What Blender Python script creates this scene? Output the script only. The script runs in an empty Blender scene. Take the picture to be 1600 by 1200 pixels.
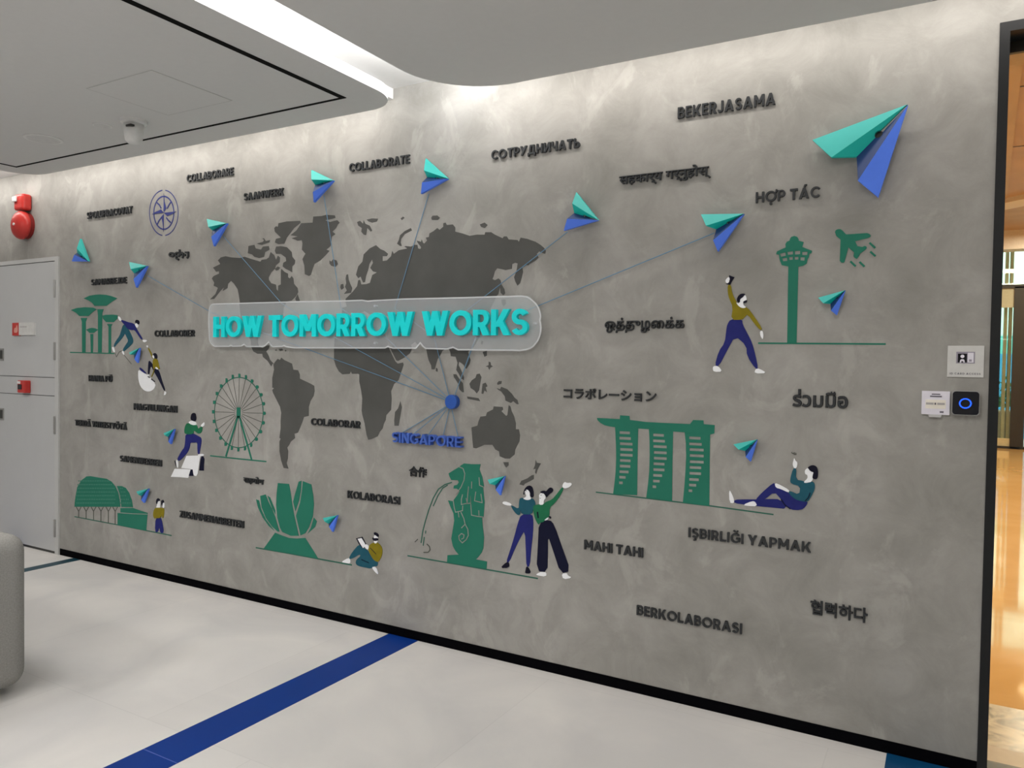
import bpy, bmesh, math, random
from mathutils import Vector, Matrix
from mathutils.geometry import tessellate_polygon

# ------------------------------------------------------------------ camera, world, lights, exposure
S = bpy.context.scene
COL = S.collection
FPX, YAW, PITCH, ROLL = 1190.02, -0.519472, -0.0258867, 0.0152702      # focal length in pixels of a 1600x1200 frame
CAM = Vector((0.0, -3.19, 1.45))                                       # the mural wall is the plane y = 0, the room is y < 0
_cy, _sy, _cp, _sp = math.cos(YAW), math.sin(YAW), math.cos(PITCH), math.sin(PITCH)
FW = Vector((_sy*_cp, _cy*_cp, _sp))
_r = Vector((_cy, -_sy, 0)); _u = _r.cross(FW)
RT = _r*math.cos(ROLL) + _u*math.sin(ROLL)
UP = _u*math.cos(ROLL) - _r*math.sin(ROLL)
cd = bpy.data.cameras.new('camera'); cam = bpy.data.objects.new('camera', cd); COL.objects.link(cam)
cd.sensor_width = 36.0; cd.lens = FPX/1600*36.0; cd.clip_start = 0.02
cam.matrix_world = Matrix(((RT.x, UP.x, -FW.x, CAM.x), (RT.y, UP.y, -FW.y, CAM.y), (RT.z, UP.z, -FW.z, CAM.z), (0, 0, 0, 1)))
S.camera = cam

W = bpy.data.worlds.new('sky'); S.world = W; W.use_nodes = True
W.node_tree.nodes['Background'].inputs[0].default_value = (0.86, 0.96, 0.92, 1)
W.node_tree.nodes['Background'].inputs[1].default_value = 3.4

S.view_settings.view_transform = 'Standard'; S.view_settings.look = 'None'
S.view_settings.exposure = 0.0; S.view_settings.gamma = 1.0
S.view_settings.use_curve_mapping = False

def area_light(name, loc, aim, sx, sy, watts, color=(1, 1, 1), spread=180, xdir=(1, 0, 0)):
    d = bpy.data.lights.new(name, 'AREA'); d.shape = 'RECTANGLE'; d.size = sx; d.size_y = sy
    d.energy = watts; d.color = color; d.spread = math.radians(spread)
    o = bpy.data.objects.new(name, d); COL.objects.link(o)
    z = -Vector(aim).normalized(); x = Vector(xdir); x = (x - z*x.dot(z)).normalized(); y = z.cross(x)
    o.matrix_world = Matrix(((x.x, y.x, z.x, loc[0]), (x.y, y.y, z.y, loc[1]), (x.z, y.z, z.z, loc[2]), (0, 0, 0, 1)))
    return o
# LED strips in the cove along the mural wall, and in the ceiling slot
area_light('cove_strip_light', (-4.85, -0.21, 2.80), (0, 0.5, -0.85), 4.5, 0.03, 14.5, (1.0, 0.94, 0.88))
area_light('cove_strip_light', (0.85, -0.21, 2.80), (0, 0.5, -0.85), 5.7, 0.03, 18.5, (1.0, 0.94, 0.88))
area_light('slot_strip_light', (-1.93, -4.6, 2.775), (-0.62, 0, 0.78), 8.9, 0.03, 125, (1.0, 0.98, 0.97), xdir=(0, 1, 0))
# unseen area lamps added at ceiling height to light mural and floor
for lx, ly, wt in ((-4.2, -3.6, 46), (-5.9, -2.2, 34), (-1.0, -4.6, 52), (-4.2, -6.4, 40), (-1.0, -7.0, 36), (1.8, -3.4, 30), (-3.4, -2.0, 25), (-0.4, -2.1, 25)):
    area_light('added_ceiling_light', (lx, ly, 2.69), (0, 0, -1), 0.5, 0.5, wt*0.74, (1.0, 0.965, 0.92))
# warm lamps in the lobby ceiling
for lx, ly, wt in ((1.2, 2.2, 70), (1.5, 5.5, 90), (1.5, 9.0, 90), (1.8, 12.2, 60)):
    area_light('lobby_ceiling_lamp', (lx, ly, 3.9), (0, 0, -1), 0.9, 0.9, wt*1.7, (1.0, 0.83, 0.62))

# ------------------------------------------------------------------ pixel <-> wall helpers (mural motifs are drawn on the wall plane)
def ray(px, py): return FW*FPX + RT*(px-800) - UP*(py-600)
def P(px, py, d=0.0):
    """point on the plane y = -d (d metres in front of the mural wall)"""
    v = ray(px, py); t = (-d - CAM.y)/v.y
    return CAM + v*t
def P2(px, py, d=0.0):
    p = P(px, py, d); return (p.x, p.z)
def G(px, py, z):
    v = ray(px, py); return CAM + v*((z-CAM.z)/v.z)

def lin(c): 
    c /= 255.0
    return c/12.92 if c <= 0.04045 else ((c+0.055)/1.055)**2.4
def rgb(r, g, b, k=1.0): return (min(1, lin(r)*k), min(1, lin(g)*k), min(1, lin(b)*k), 1)

# ------------------------------------------------------------------ materials
def newmat(name):
    m = bpy.data.materials.new(name); m.use_nodes = True
    return m, m.node_tree, m.node_tree.nodes['Principled BSDF']
def simple(name, col, rough=0.6, metal=0.0, noise=0.05, scale=30, spec=0.4):
    m, t, b = newmat(name)
    b.inputs['Roughness'].default_value = rough; b.inputs['Metallic'].default_value = metal
    b.inputs['Specular IOR Level'].default_value = spec
    n = t.nodes.new('ShaderNodeTexNoise'); n.inputs['Scale'].default_value = scale; n.inputs['Detail'].default_value = 3
    tc = t.nodes.new('ShaderNodeTexCoord'); t.links.new(tc.outputs['Object'], n.inputs['Vector'])
    r = t.nodes.new('ShaderNodeValToRGB')
    lo = tuple(max(0, c*(1-noise)) for c in col[:3])+(1,); hi = tuple(min(1, c*(1+noise)) for c in col[:3])+(1,)
    r.color_ramp.elements[0].color = lo; r.color_ramp.elements[1].color = hi
    r.color_ramp.elements[0].position = .3; r.color_ramp.elements[1].position = .7
    t.links.new(n.outputs['Fac'], r.inputs['Fac']); t.links.new(r.outputs['Color'], b.inputs['Base Color'])
    return m
def emit(name, col, s):
    m, t, b = newmat(name)
    b.inputs['Base Color'].default_value = col; b.inputs['Emission Color'].default_value = col
    b.inputs['Emission Strength'].default_value = s
    return m
def plaster(name, dark, mid, light, bump=0.03):
    m, t, b = newmat(name); L = t.links.new
    geo = t.nodes.new('ShaderNodeNewGeometry')
    def noise(sc, det, rough, dist, vec=None):
        n = t.nodes.new('ShaderNodeTexNoise'); n.inputs['Scale'].default_value = sc; n.inputs['Detail'].default_value = det
        n.inputs['Roughness'].default_value = rough; n.inputs['Distortion'].default_value = dist
        L(vec or geo.outputs['Position'], n.inputs['Vector']); return n
    n1 = noise(1.5, 7, .6, .35); n2 = noise(5.0, 10, .68, .55)
    mp = t.nodes.new('ShaderNodeMapping'); mp.inputs['Scale'].default_value = (1.0, 1.0, 0.62); L(geo.outputs['Position'], mp.inputs['Vector'])
    n3 = noise(4.6, 7, .62, .7, mp.outputs['Vector'])
    mix = t.nodes.new('ShaderNodeMath'); mix.operation = 'MULTIPLY_ADD'; mix.inputs[1].default_value = .5
    L(n2.outputs['Fac'], mix.inputs[0])
    h = t.nodes.new('ShaderNodeMath'); h.operation = 'MULTIPLY'; h.inputs[1].default_value = .5; L(n1.outputs['Fac'], h.inputs[0]); L(h.outputs[0], mix.inputs[2])
    r = t.nodes.new('ShaderNodeValToRGB'); e = r.color_ramp.elements
    e[0].position = .34; e[0].color = dark; e[1].position = .66; e[1].color = light
    q = e.new(.5); q.color = mid
    L(mix.outputs[0], r.inputs['Fac'])
    # pale trowel scrapes
    r3 = t.nodes.new('ShaderNodeValToRGB'); r3.color_ramp.elements[0].position = .565; r3.color_ramp.elements[1].position = .635
    L(n3.outputs['Fac'], r3.inputs['Fac'])
    mc = t.nodes.new('ShaderNodeMix'); mc.data_type = 'RGBA'
    f = t.nodes.new('ShaderNodeMath'); f.operation = 'MULTIPLY'; f.inputs[1].default_value = .31; L(r3.outputs['Color'], f.inputs[0])
    L(f.outputs[0], mc.inputs['Factor']); L(r.outputs['Color'], mc.inputs['A']); mc.inputs['B'].default_value = tuple(min(1, c*1.22) for c in light[:3])+(1,)
    L(mc.outputs['Result'], b.inputs['Base Color'])
    b.inputs['Roughness'].default_value = .62; b.inputs['Specular IOR Level'].default_value = .3
    bp = t.nodes.new('ShaderNodeBump'); bp.inputs['Strength'].default_value = .12; bp.inputs['Distance'].default_value = bump
    L(mix.outputs[0], bp.inputs['Height']); L(bp.outputs['Normal'], b.inputs['Normal'])
    return m

M = {}
M['wall'] = plaster('mural_plaster', (.240, .236, .217, 1), (.318, .311, .290, 1), (.400, .392, .370, 1))
M['white_paint'] = simple('white_ceiling_paint', (.68, .68, .672, 1), .8, noise=.01)
M['room_paint'] = simple('room_wall_paint', (.55, .55, .54, 1), .8, noise=.02)
M['black'] = simple('black_gap', (.004, .004, .004, 1), .8, spec=.1)
M['skirting'] = simple('black_skirting', (.002, .002, .003, 1), .8, spec=.03)
M['dark_frame'] = simple('dark_anodised_frame', (.014, .015, .016, 1), .45, .1, spec=.25)
M['door'] = simple('grey_door_paint', (.49, .50, .505, 1), .42, noise=.015, scale=6)
M['door_frame'] = simple('pale_grey_frame', (.52, .525, .52, 1), .45, noise=.015)
M['steel'] = simple('brushed_steel', (.36, .36, .35, 1), .4, .7)
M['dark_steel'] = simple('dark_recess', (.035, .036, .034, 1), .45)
M['letter'] = simple('charcoal_letter', (.026, .029, .032, 1), .45, noise=.1, spec=.35)
M['title'] = simple('turquoise_letter', (.0, .74, .77, 1), .4, noise=.02, spec=.3)
M['place'] = simple('blue_letter', (.055, .125, .48, 1), .4, noise=.03)
M['dot'] = simple('blue_disc', (.02, .09, .40, 1), .4)
M['string'] = simple('blue_string', (.12, .25, .38, 1), .6)
M['teal_light'] = simple('light_teal_board', (.040, .475, .435, 1), .45, noise=.02)
M['teal_dark'] = simple('teal_board', (.004, .52, .45, 1), .45, noise=.02)
M['navy_board'] = simple('navy_board', (.012, .040, .155, 1), .45, noise=.02)
M['blue_board'] = simple('periwinkle_board', (.095, .235, .98, 1), .45, noise=.02)
M['map'] = simple('charcoal_map_paint', (.093, .094, .089, 1), .7, noise=.10, scale=5, spec=.12)
M['green'] = simple('green_motif_paint', (.024, .180, .122, 1), .6, noise=.05, scale=8, spec=.12)
M['green_line'] = simple('dark_green_line_paint', (.034, .140, .102, 1), .6, spec=.12)
M['grey_line'] = simple('grey_line_paint', (.10, .105, .09, 1), .6, spec=.12)
M['compass'] = simple('indigo_motif_paint', (.045, .055, .22, 1), .6, spec=.12)
M['skin'] = simple('white_figure_paint', (.90, .92, .95, 1), .6, noise=.02, spec=.12)
M['hair'] = simple('ink_figure_paint', (.008, .008, .02, 1), .6, spec=.12)
M['navy'] = simple('navy_figure_paint', (.020, .024, .16, 1), .6, noise=.08, spec=.12)
M['ink'] = simple('black_navy_figure_paint', (.007, .008, .028, 1), .6, spec=.12)
M['petrol'] = simple('petrol_figure_paint', (.018, .098, .14, 1), .6, noise=.08, spec=.12)
M['mustard'] = simple('mustard_figure_paint', (.235, .19, .012, 1), .6, noise=.08, spec=.12)
M['figgreen'] = simple('green_figure_paint', (.018, .16, .075, 1), .6, noise=.08, spec=.12)
M['red'] = simple('signal_red', (.50, .034, .028, 1), .35)
M['white_plastic'] = simple('white_plastic', (.74, .74, .73, 1), .4)
M['sign_white'] = simple('pale_sign_plate', (.60, .60, .585, 1), .5)
M['paper'] = simple('white_paper', (.74, .72, .80, 1), .7)
M['cream_paper'] = simple('cream_panel', (.80, .76, .68, 1), .7)
M['print'] = simple('grey_print', (.12, .11, .14, 1), .7)
M['print_soft'] = simple('faint_print', (.40, .38, .38, 1), .7)
M['print_mauve'] = simple('mauve_print', (.30, .28, .34, 1), .7)
M['gloss_black'] = simple('gloss_black_glass', (.004, .004, .008, 1), .12, spec=.5)
M['ring'] = emit('blue_led_ring', (.008, .09, 1.0, 1), 1.5)
M['sofa'] = simple('grey_sofa_fabric', (.295, .29, .275, 1), .95, noise=.12, scale=160, spec=.1)
M['cyan_stripe'] = simple('blue_floor_inlay', (.002, .034, .225, 1), .45, noise=.06, scale=3, spec=.2)
M['teal_stripe'] = simple('petrol_floor_inlay', (.006, .05, .075, 1), .4)
M['azure_stripe'] = simple('azure_floor_inlay', (.003, .06, .16, 1), .35)
M['inlay_joint'] = simple('pale_blue_joint', (.07, .11, .40, 1), .5)
M['threshold'] = simple('bronze_threshold', (.10, .085, .06, 1), .45)
M['lobby_wood'] = simple('tan_ceiling_board', (.44, .29, .165, 1), .5, noise=.1, scale=2)
M['lobby_amber'] = simple('amber_board', (.46, .32, .155, 1), .45, noise=.08, scale=2)
M['lobby_wall'] = simple('beige_lobby_paint', (.55, .42, .27, 1), .7)
M['beam'] = simple('pale_beam', (.66, .60, .54, 1), .6)
M['bronze'] = simple('dark_bronze', (.018, .013, .008, 1), .4)
M['blind'] = simple('beige_blind', (.42, .41, .31, 1), .7)
M['fin'] = simple('cream_fin', (.55, .47, .28, 1), .6)
M['planter'] = simple('sand_planter', (.36, .28, .18, 1), .8)
M['leaf'] = simple('leaf_green', (.03, .16, .04, 1), .5, noise=.5, scale=20)
M['pool_blue'] = simple('blue_hoarding', (.06, .40, .72, 1), .5)
M['pool_teal'] = simple('aqua_hoarding', (.15, .66, .62, 1), .5)
M['pale_panel'] = simple('pale_green_cladding', (.72, .90, .78, 1), .6)
M['paving'] = simple('outdoor_paving', (.4, .38, .34, 1), .8)

def acrylic(name, fac):
    m, t, b = newmat(name)
    b.inputs['Base Color'].default_value = (.80, .82, .84, 1); b.inputs['Roughness'].default_value = .25
    tr = t.nodes.new('ShaderNodeBsdfTransparent'); tr.inputs[0].default_value = (.97, .98, .99, 1)
    mx = t.nodes.new('ShaderNodeMixShader'); mx.inputs[0].default_value = fac
    n = t.nodes.new('ShaderNodeTexNoise'); n.inputs['Scale'].default_value = 3
    ma = t.nodes.new('ShaderNodeMath'); ma.operation = 'MULTIPLY_ADD'; ma.inputs[1].default_value = .08; ma.inputs[2].default_value = fac-.04
    t.links.new(n.outputs['Fac'], ma.inputs[0]); t.links.new(ma.outputs[0], mx.inputs[0])
    t.links.new(tr.outputs[0], mx.inputs[1]); t.links.new(b.outputs[0], mx.inputs[2])
    t.links.new(mx.outputs[0], t.nodes['Material Output'].inputs['Surface'])
    return m
M['acrylic'] = acrylic('milky_acrylic', .24); M['acrylic_edge'] = acrylic('acrylic_edge', .62)
def pane_mat():
    m, t, b = newmat('clear_pane')
    b.inputs['Base Color'].default_value = (.9, .95, .93, 1); b.inputs['Roughness'].default_value = .02; b.inputs['Metallic'].default_value = 0
    g = t.nodes.new('ShaderNodeBsdfGlossy'); g.inputs['Roughness'].default_value = .02
    tr = t.nodes.new('ShaderNodeBsdfTransparent'); tr.inputs[0].default_value = (.94, .97, .95, 1)
    fr = t.nodes.new('ShaderNodeFresnel'); fr.inputs[0].default_value = 1.35
    mx = t.nodes.new('ShaderNodeMixShader'); t.links.new(fr.outputs[0], mx.inputs[0])
    t.links.new(tr.outputs[0], mx.inputs[1]); t.links.new(g.outputs[0], mx.inputs[2])
    t.links.new(mx.outputs[0], t.nodes['Material Output'].inputs['Surface'])
    return m
M['pane'] = pane_mat()

def floor_mat():
    m, t, b = newmat('pale_concrete_tile'); L = t.links.new
    geo = t.nodes.new('ShaderNodeNewGeometry')
    mp = t.nodes.new('ShaderNodeMapping'); mp.inputs['Location'].default_value = (0.36, 0.08, 0); L(geo.outputs['Position'], mp.inputs['Vector'])
    br = t.nodes.new('ShaderNodeTexBrick'); br.inputs['Scale'].default_value = 1.0
    br.offset = .5; br.inputs['Brick Width'].default_value = 1.2; br.inputs['Row Height'].default_value = 1.2
    br.inputs['Mortar Size'].default_value = .0022; br.inputs['Color1'].default_value = (.66, .648, .632, 1); br.inputs['Color2'].default_value = (.685, .673, .657, 1)
    br.inputs['Mortar'].default_value = (.62, .61, .595, 1); L(mp.outputs['Vector'], br.inputs['Vector'])
    n = t.nodes.new('ShaderNodeTexNoise'); n.inputs['Scale'].default_value = 1.6; n.inputs['Detail'].default_value = 7; n.inputs['Distortion'].default_value = .8
    L(geo.outputs['Position'], n.inputs['Vector'])
    r = t.nodes.new('ShaderNodeValToRGB'); r.color_ramp.elements[0].position = .34; r.color_ramp.elements[1].position = .66
    r.color_ramp.elements[0].color = (.90, .90, .91, 1); r.color_ramp.elements[1].color = (1.06, 1.05, 1.04, 1); L(n.outputs['Fac'], r.inputs['Fac'])
    mx = t.nodes.new('ShaderNodeMix'); mx.data_type = 'RGBA'; mx.blend_type = 'MULTIPLY'; mx.inputs['Factor'].default_value = 1
    L(br.outputs['Color'], mx.inputs['A']); L(r.outputs['Color'], mx.inputs['B']); L(mx.outputs['Result'], b.inputs['Base Color'])
    b.inputs['Roughness'].default_value = .5; b.inputs['Specular IOR Level'].default_value = .35
    return m
M['floor'] = floor_mat()
def marble(name, a, c, scale, rough, band=False):
    m, t, b = newmat(name); L = t.links.new
    geo = t.nodes.new('ShaderNodeNewGeometry')
    n = t.nodes.new('ShaderNodeTexNoise'); n.inputs['Scale'].default_value = scale; n.inputs['Detail'].default_value = 8; n.inputs['Distortion'].default_value = 2.0
    L(geo.outputs['Position'], n.inputs['Vector'])
    r = t.nodes.new('ShaderNodeValToRGB'); r.color_ramp.elements[0].position = .38; r.color_ramp.elements[1].position = .62
    r.color_ramp.elements[0].color = a; r.color_ramp.elements[1].color = c; L(n.outputs['Fac'], r.inputs['Fac'])
    L(r.outputs['Color'], b.inputs['Base Color']); b.inputs['Roughness'].default_value = rough
    return m
M['lobby_marble'] = marble('amber_marble', (.66, .38, .13, 1), (.72, .43, .165, 1), 1.2, .06)
M['stone_band'] = marble('veined_stone', (.20, .145, .08, 1), (.50, .38, .22, 1), 7, .25)
M['sand_strip'] = simple('sand_stone', (.42, .30, .19, 1), .4)

# ------------------------------------------------------------------ mesh builder
class MB:
    def __init__(s): s.v = []; s.f = []; s.m = []
    def add(s, vs, fs, mi=0):
        k = len(s.v); s.v += [tuple(v) for v in vs]
        for f in fs: s.f.append(tuple(i+k for i in f)); s.m.append(mi)
    def box(s, x0, x1, y0, y1, z0, z1, mi=0):
        s.add([(x, y, z) for x in (x0, x1) for y in (y0, y1) for z in (z0, z1)],
              [(0, 1, 3, 2), (4, 6, 7, 5), (0, 4, 5, 1), (2, 3, 7, 6), (0, 2, 6, 4), (1, 5, 7, 3)], mi)
    def prism(s, loops, d0, d1, mi=0, side=0, back=True):
        """loops of (x, z), outer first then holes; from wall distance d0 (back) to d1 (front)"""
        flat = [p for l in loops for p in l]; n = len(flat)
        tris = tessellate_polygon([[Vector((p[0], p[1], 0)) for p in l] for l in loops])
        vs = [(p[0], -d1, p[1]) for p in flat] + [(p[0], -d0, p[1]) for p in flat]
        s.add(vs, [tuple(t) for t in tris], mi)
        k = len(s.v)-2*n
        for t in (tris if back else []): s.f.append(tuple(i+n+k for i in reversed(t))); s.m.append(mi)
        o = 0
        for l in loops:
            for i in range(len(l)):
                a, b2 = o+i, o+(i+1) % len(l)
                s.f.append((a+k, a+n+k, b2+n+k, b2+k)); s.m.append(side)
            o += len(l)
    def zprism(s, loop, z0, z1, mi=0):
        tris = tessellate_polygon([[Vector((p[0], p[1], 0)) for p in loop]]); n = len(loop); k = len(s.v)
        s.v += [(p[0], p[1], z0) for p in loop]+[(p[0], p[1], z1) for p in loop]
        for t in tris: s.f.append(tuple(i+k for i in t)); s.f.append(tuple(i+n+k for i in t)); s.m += [mi, mi]
        for i in range(n): j = (i+1) % n; s.f.append((i+k, j+k, j+n+k, i+n+k)); s.m.append(mi)
    def tube(s, pts, r, n=6):
        pts = [Vector(p) for p in pts]; rings = []
        for i, p in enumerate(pts):
            t = (pts[min(i+1, len(pts)-1)]-pts[max(i-1, 0)]).normalized()
            a = t.cross(Vector((0, 1, 0)));  a = a if a.length > 1e-4 else t.cross(Vector((1, 0, 0)))
            a.normalize(); b = t.cross(a)
            rings.append([p+a*r*math.cos(2*math.pi*j/n)+b*r*math.sin(2*math.pi*j/n) for j in range(n)])
        vs = [v for q in rings for v in q]; fs = []
        for i in range(len(rings)-1):
            for j in range(n): fs.append((i*n+j, i*n+(j+1) % n, (i+1)*n+(j+1) % n, (i+1)*n+j))
        fs += [tuple(range(n)), tuple(range((len(rings)-1)*n, len(rings)*n))]
        s.add(vs, fs)
    def lathe(s, c, prof, n=32, axis='y', mi=0):
        """prof: (radius, offset along -y or z)"""
        vs = []; fs = []
        for r, h in prof:
            for j in range(n):
                a = 2*math.pi*j/n
                vs.append((c[0]+r*math.cos(a), c[1]-h, c[2]+r*math.sin(a)) if axis == 'y' else (c[0]+r*math.cos(a), c[1]+r*math.sin(a), c[2]+h))
        for i in range(len(prof)-1):
            for j in range(n): fs.append((i*n+j, i*n+(j+1) % n, (i+1)*n+(j+1) % n, (i+1)*n+j))
        fs += [tuple(range(n)), tuple(range((len(prof)-1)*n, len(prof)*n))]
        s.add(vs, fs, mi)
    def build(s, name, mats, parent=None, smooth=False, bevel=0, seg=2, orient=True):
        mats = mats if isinstance(mats, (list, tuple)) else [mats]
        me = bpy.data.meshes.new(name)
        org = Vector((0, 0, 0))
        q = parent
        while q is not None: org += q.location; q = q.parent
        base = Vector((0, 0, 0))
        if parent is None and s.v:
            lo = [min(v[i] for v in s.v) for i in range(3)]; hi = [max(v[i] for v in s.v) for i in range(3)]
            base = Vector(((lo[0]+hi[0])/2, (lo[1]+hi[1])/2, lo[2]))
        off = org+base
        me.from_pydata([(v[0]-off.x, v[1]-off.y, v[2]-off.z) for v in s.v], [], s.f)
        for m in mats: me.materials.append(m)
        for p, mi in zip(me.polygons, s.m): p.material_index = mi
        if orient:
            bm = bmesh.new(); bm.from_mesh(me); bmesh.ops.recalc_face_normals(bm, faces=bm.faces); bm.to_mesh(me); bm.free()
        if smooth:
            for p in me.polygons: p.use_smooth = True
        o = bpy.data.objects.new(name, me); COL.objects.link(o); o.parent = parent
        if parent is None: o.location = base
        if bevel:
            b = o.modifiers.new('b', 'BEVEL'); b.width = bevel; b.segments = seg; b.limit_method = 'ANGLE'; b.angle_limit = math.radians(40)
        return o
def thing(name, label, cat, loc, group=None):
    o = bpy.data.objects.new(name, None); COL.objects.link(o); o.location = loc; o.empty_display_size = .05
    o['label'] = label; o['category'] = cat
    if group: o['group'] = group
    return o
def tag(o, label, cat, group=None):
    o['label'] = label; o['category'] = cat
    if group: o['group'] = group
    return o
def struct(o): o['kind'] = 'structure'; return o
def bx(name, x0, x1, y0, y1, z0, z1, mat, parent=None, bevel=0, seg=2):
    m = MB(); m.box(x0, x1, y0, y1, z0, z1); return m.build(name, mat, parent, bevel=bevel, seg=seg)

def ribbon(pts, w, closed=False):
    n = len(pts); L = []; R_ = []
    for i in range(n):
        a = Vector(pts[(i-1) % n] if (closed or i > 0) else pts[i]); b = Vector(pts[i]); c = Vector(pts[(i+1) % n] if (closed or i < n-1) else pts[i])
        d1 = (b-a); d2 = (c-b)
        if d1.length < 1e-9: d1 = d2
        if d2.length < 1e-9: d2 = d1
        d1 = d1.normalized(); d2 = d2.normalized()
        n1 = Vector((-d1.y, d1.x)); n2 = Vector((-d2.y, d2.x)); m = n1+n2
        m = n1 if m.length < 1e-6 else m.normalized()
        k = w/2/max(.45, m.dot(n1))
        L.append((b.x+m.x*k, b.y+m.y*k)); R_.append((b.x-m.x*k, b.y-m.y*k))
    return L, R_
def add_ribbon(mb, pts, w, d0, d1, closed=False):
    L, R_ = ribbon(pts, w, closed); n = len(pts)
    for i in range(n if closed else n-1):
        j = (i+1) % n
        mb.prism([[L[i], L[j], R_[j], R_[i]]], d0, d1)
def chaikin(p, k=1):
    for _ in range(k):
        q = []
        for i in range(len(p)):
            a, b = p[i], p[(i+1) % len(p)]
            q += [(a[0]*.75+b[0]*.25, a[1]*.75+b[1]*.25), (a[0]*.25+b[0]*.75, a[1]*.25+b[1]*.75)]
        p = q
    return p
class Z:
    """tracing frame: origin and scale of an enlarged crop of the mural"""
    def __init__(s, x, y, k): s.x, s.y, s.k = x, y, k
    def __call__(s, pts): return [(s.x+a/s.k, s.y+b/s.k) for a, b in pts]
def onwall(px, d): return [P2(x, y, d) for x, y in px]
def mpp(x, y): return abs(P(x, y-2).z-P(x, y+2).z)/4
def decal_part(parent, name, mat, polys=(), strokes=(), layer=1, holes=(), smooth=0):
    """painted / vinyl film motif piece lying on the wall; polys and strokes are in photo pixels"""
    d = .0012*layer; mb = MB()
    for p in polys:
        q = chaikin(p, smooth) if smooth else p
        mb.prism([onwall(q, d)]+[onwall(h, d) for h in holes], .0004, d)
    for pts, w in strokes:
        cx = sum(a for a, b in pts)/len(pts); cy = sum(b for a, b in pts)/len(pts)
        add_ribbon(mb, onwall(pts, d), w*mpp(cx, cy), .0004, d)
    return mb.build(name, M[mat], parent)
def wallthing(name, label, cat, px, py, group=None):
    p = P(px, py); return thing(name, label, cat, (p.x, 0, p.z), group)

# ------------------------------------------------------------------ room shell
m = MB(); m.box(-8, 4, -9, 0.13, -.1, 0); struct(m.build('floor', M['floor']))
m = MB(); m.box(-8, .127, 0, .12, 0, 4.1); m.box(.127, 2.4, 0, .12, 2.672, 4.1); m.box(2.4, 5, 0, .12, 0, 4.1); struct(m.build('wall_far', M['wall']))
struct(bx('wall_left', -8.1, -8, -9, .12, 0, 2.95, M['room_paint']))
struct(bx('wall_right', 4, 4.1, -9, 0, 0, 2.95, M['room_paint']))
struct(bx('wall_near', -8, 4, -9.1, -9, 0, 2.95, M['room_paint']))
ZC = 2.70
def rrect(x0, x1, y0, y1, rs):
    """rs: radii at (x0,y1), (x1,y1)"""
    p = [(x0, y0), (x1, y0)]
    r = rs[1]; p += [(x1-r+r*math.cos(a), y1-r+r*math.sin(a)) for a in [math.pi/2*i/14 for i in range(15)]]
    r = rs[0]; p += [(x0+r-r*math.sin(a), y1-r+r*math.cos(a)) for a in [math.pi/2*i/14 for i in range(15)]]
    return p
m = MB(); m.box(-8, 4, -9, 0, 2.89, 2.97); struct(m.build('ceiling', M['white_paint']))
m = MB(); m.zprism(rrect(-5.56, -2.31, -9, -.235, (.2, .2)), ZC, ZC+.05); m.box(-5.3, -2.57, -9, -.5, ZC+.05, 2.889); m.box(-8, -2.57, -.5, -.001, 2.834, 2.889)
struct(m.build('ceiling', M['white_paint']))
m = MB(); m.zprism(rrect(-2.062, 4, -9, -.225, (.36, .01)), ZC, ZC+.05); m.box(-1.8, 4, -9, -.5, ZC+.05, 2.889)
struct(m.build('ceiling', M['white_paint']))
# black shadow seams of the inset ceiling board
m = MB(); m.box(-2.535, -2.505, -9, -.43, ZC-.0025, ZC+.01); m.box(-5.37, -2.535, -.445, -.43, ZC-.0025, ZC+.01); m.box(-5.37, -5.35, -9, -.445, ZC-.0025, ZC+.01)
struct(m.build('trim_1', M['black']))
# skirting of the mural wall
struct(bx('baseboard_far', -5.625, .127, -.004, 0, 0, .047, M['skirting']))
# floor inlays
m = MB(); m.box(-2.557, -2.363, -9, -.004, 0, .0012); o = struct(m.build('trim_2', M['cyan_stripe']))
m = MB(); m.box(-2.557, -2.363, -1.438, -1.434, .0012, .0016); m.build('joint', M['inlay_joint'], o)
struct(bx('trim_3', -5.455, -5.365, -9, -.004, 0, .0012, M['teal_stripe']))
struct(bx('trim_4', -.163, .127, -9, -.004, 0, .0012, M['azure_stripe']))
struct(bx('trim_5', -6.32, -6.08, -9, -.014, 0, .0012, M['cyan_stripe']))

# ------------------------------------------------------------------ entrance frame to the lobby (right)
d2 = thing('door_2', '', 'door', (.127, 0, 0)); del d2['label']; del d2['category']; struct(d2)
m = MB(); m.box(.127, .158, -.006, .12, 0, 2.672); m.box(.158, 2.4, -.006, .12, 2.638, 2.672); m.box(2.37, 2.4, -.006, .12, 0, 2.638); m.build('door_frame', M['dark_frame'], d2)
m = MB(); m.box(.158, 2.37, .115, .121, .0, 2.638); m.build('pane', M['pane'], d2)
m = MB(); m.box(.158, 2.37, .10, .12, 2.598, 2.637); m.build('head_channel', M['bronze'], d2)

# lobby beyond
m = MB(); m.box(-1, 5, .13, 14.2, -.1, 0); struct(m.build('floor', M['lobby_marble']))
struct(bx('trim_6', .127, 2.4, .0, .135, 0, .002, M['threshold']))
struct(bx('trim_7', -1, 5, .135, .27, 0, .0015, M['sand_strip']))
struct(bx('trim_8', -1, 5, .27, .71, 0, .0015, M['stone_band']))
struct(bx('wall_left', -1.1, -1, .12, 14.2, 0, 4.1, M['lobby_wall']))
struct(bx('wall_right', 5, 5.1, .12, 14.2, 0, 4.1, M['lobby_wall']))
m = MB()
a0 = G(1600, 80, 4.0); a1 = G(1573, 310, 4.0)
struct(bx('ceiling', -1.1, 5.1, .12, 14.2, 4.0, 4.1, M['lobby_wood']))
dirx = (a1-a0)/(a1.y-a0.y); y0, y1 = .2, 10.1
m.zprism([(-1, y0), (a0.x+dirx.x*(y0-a0.y), y0), (a0.x+dirx.x*(y1-a0.y), y1), (-1, y1)], 3.985, 4.0)
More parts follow.
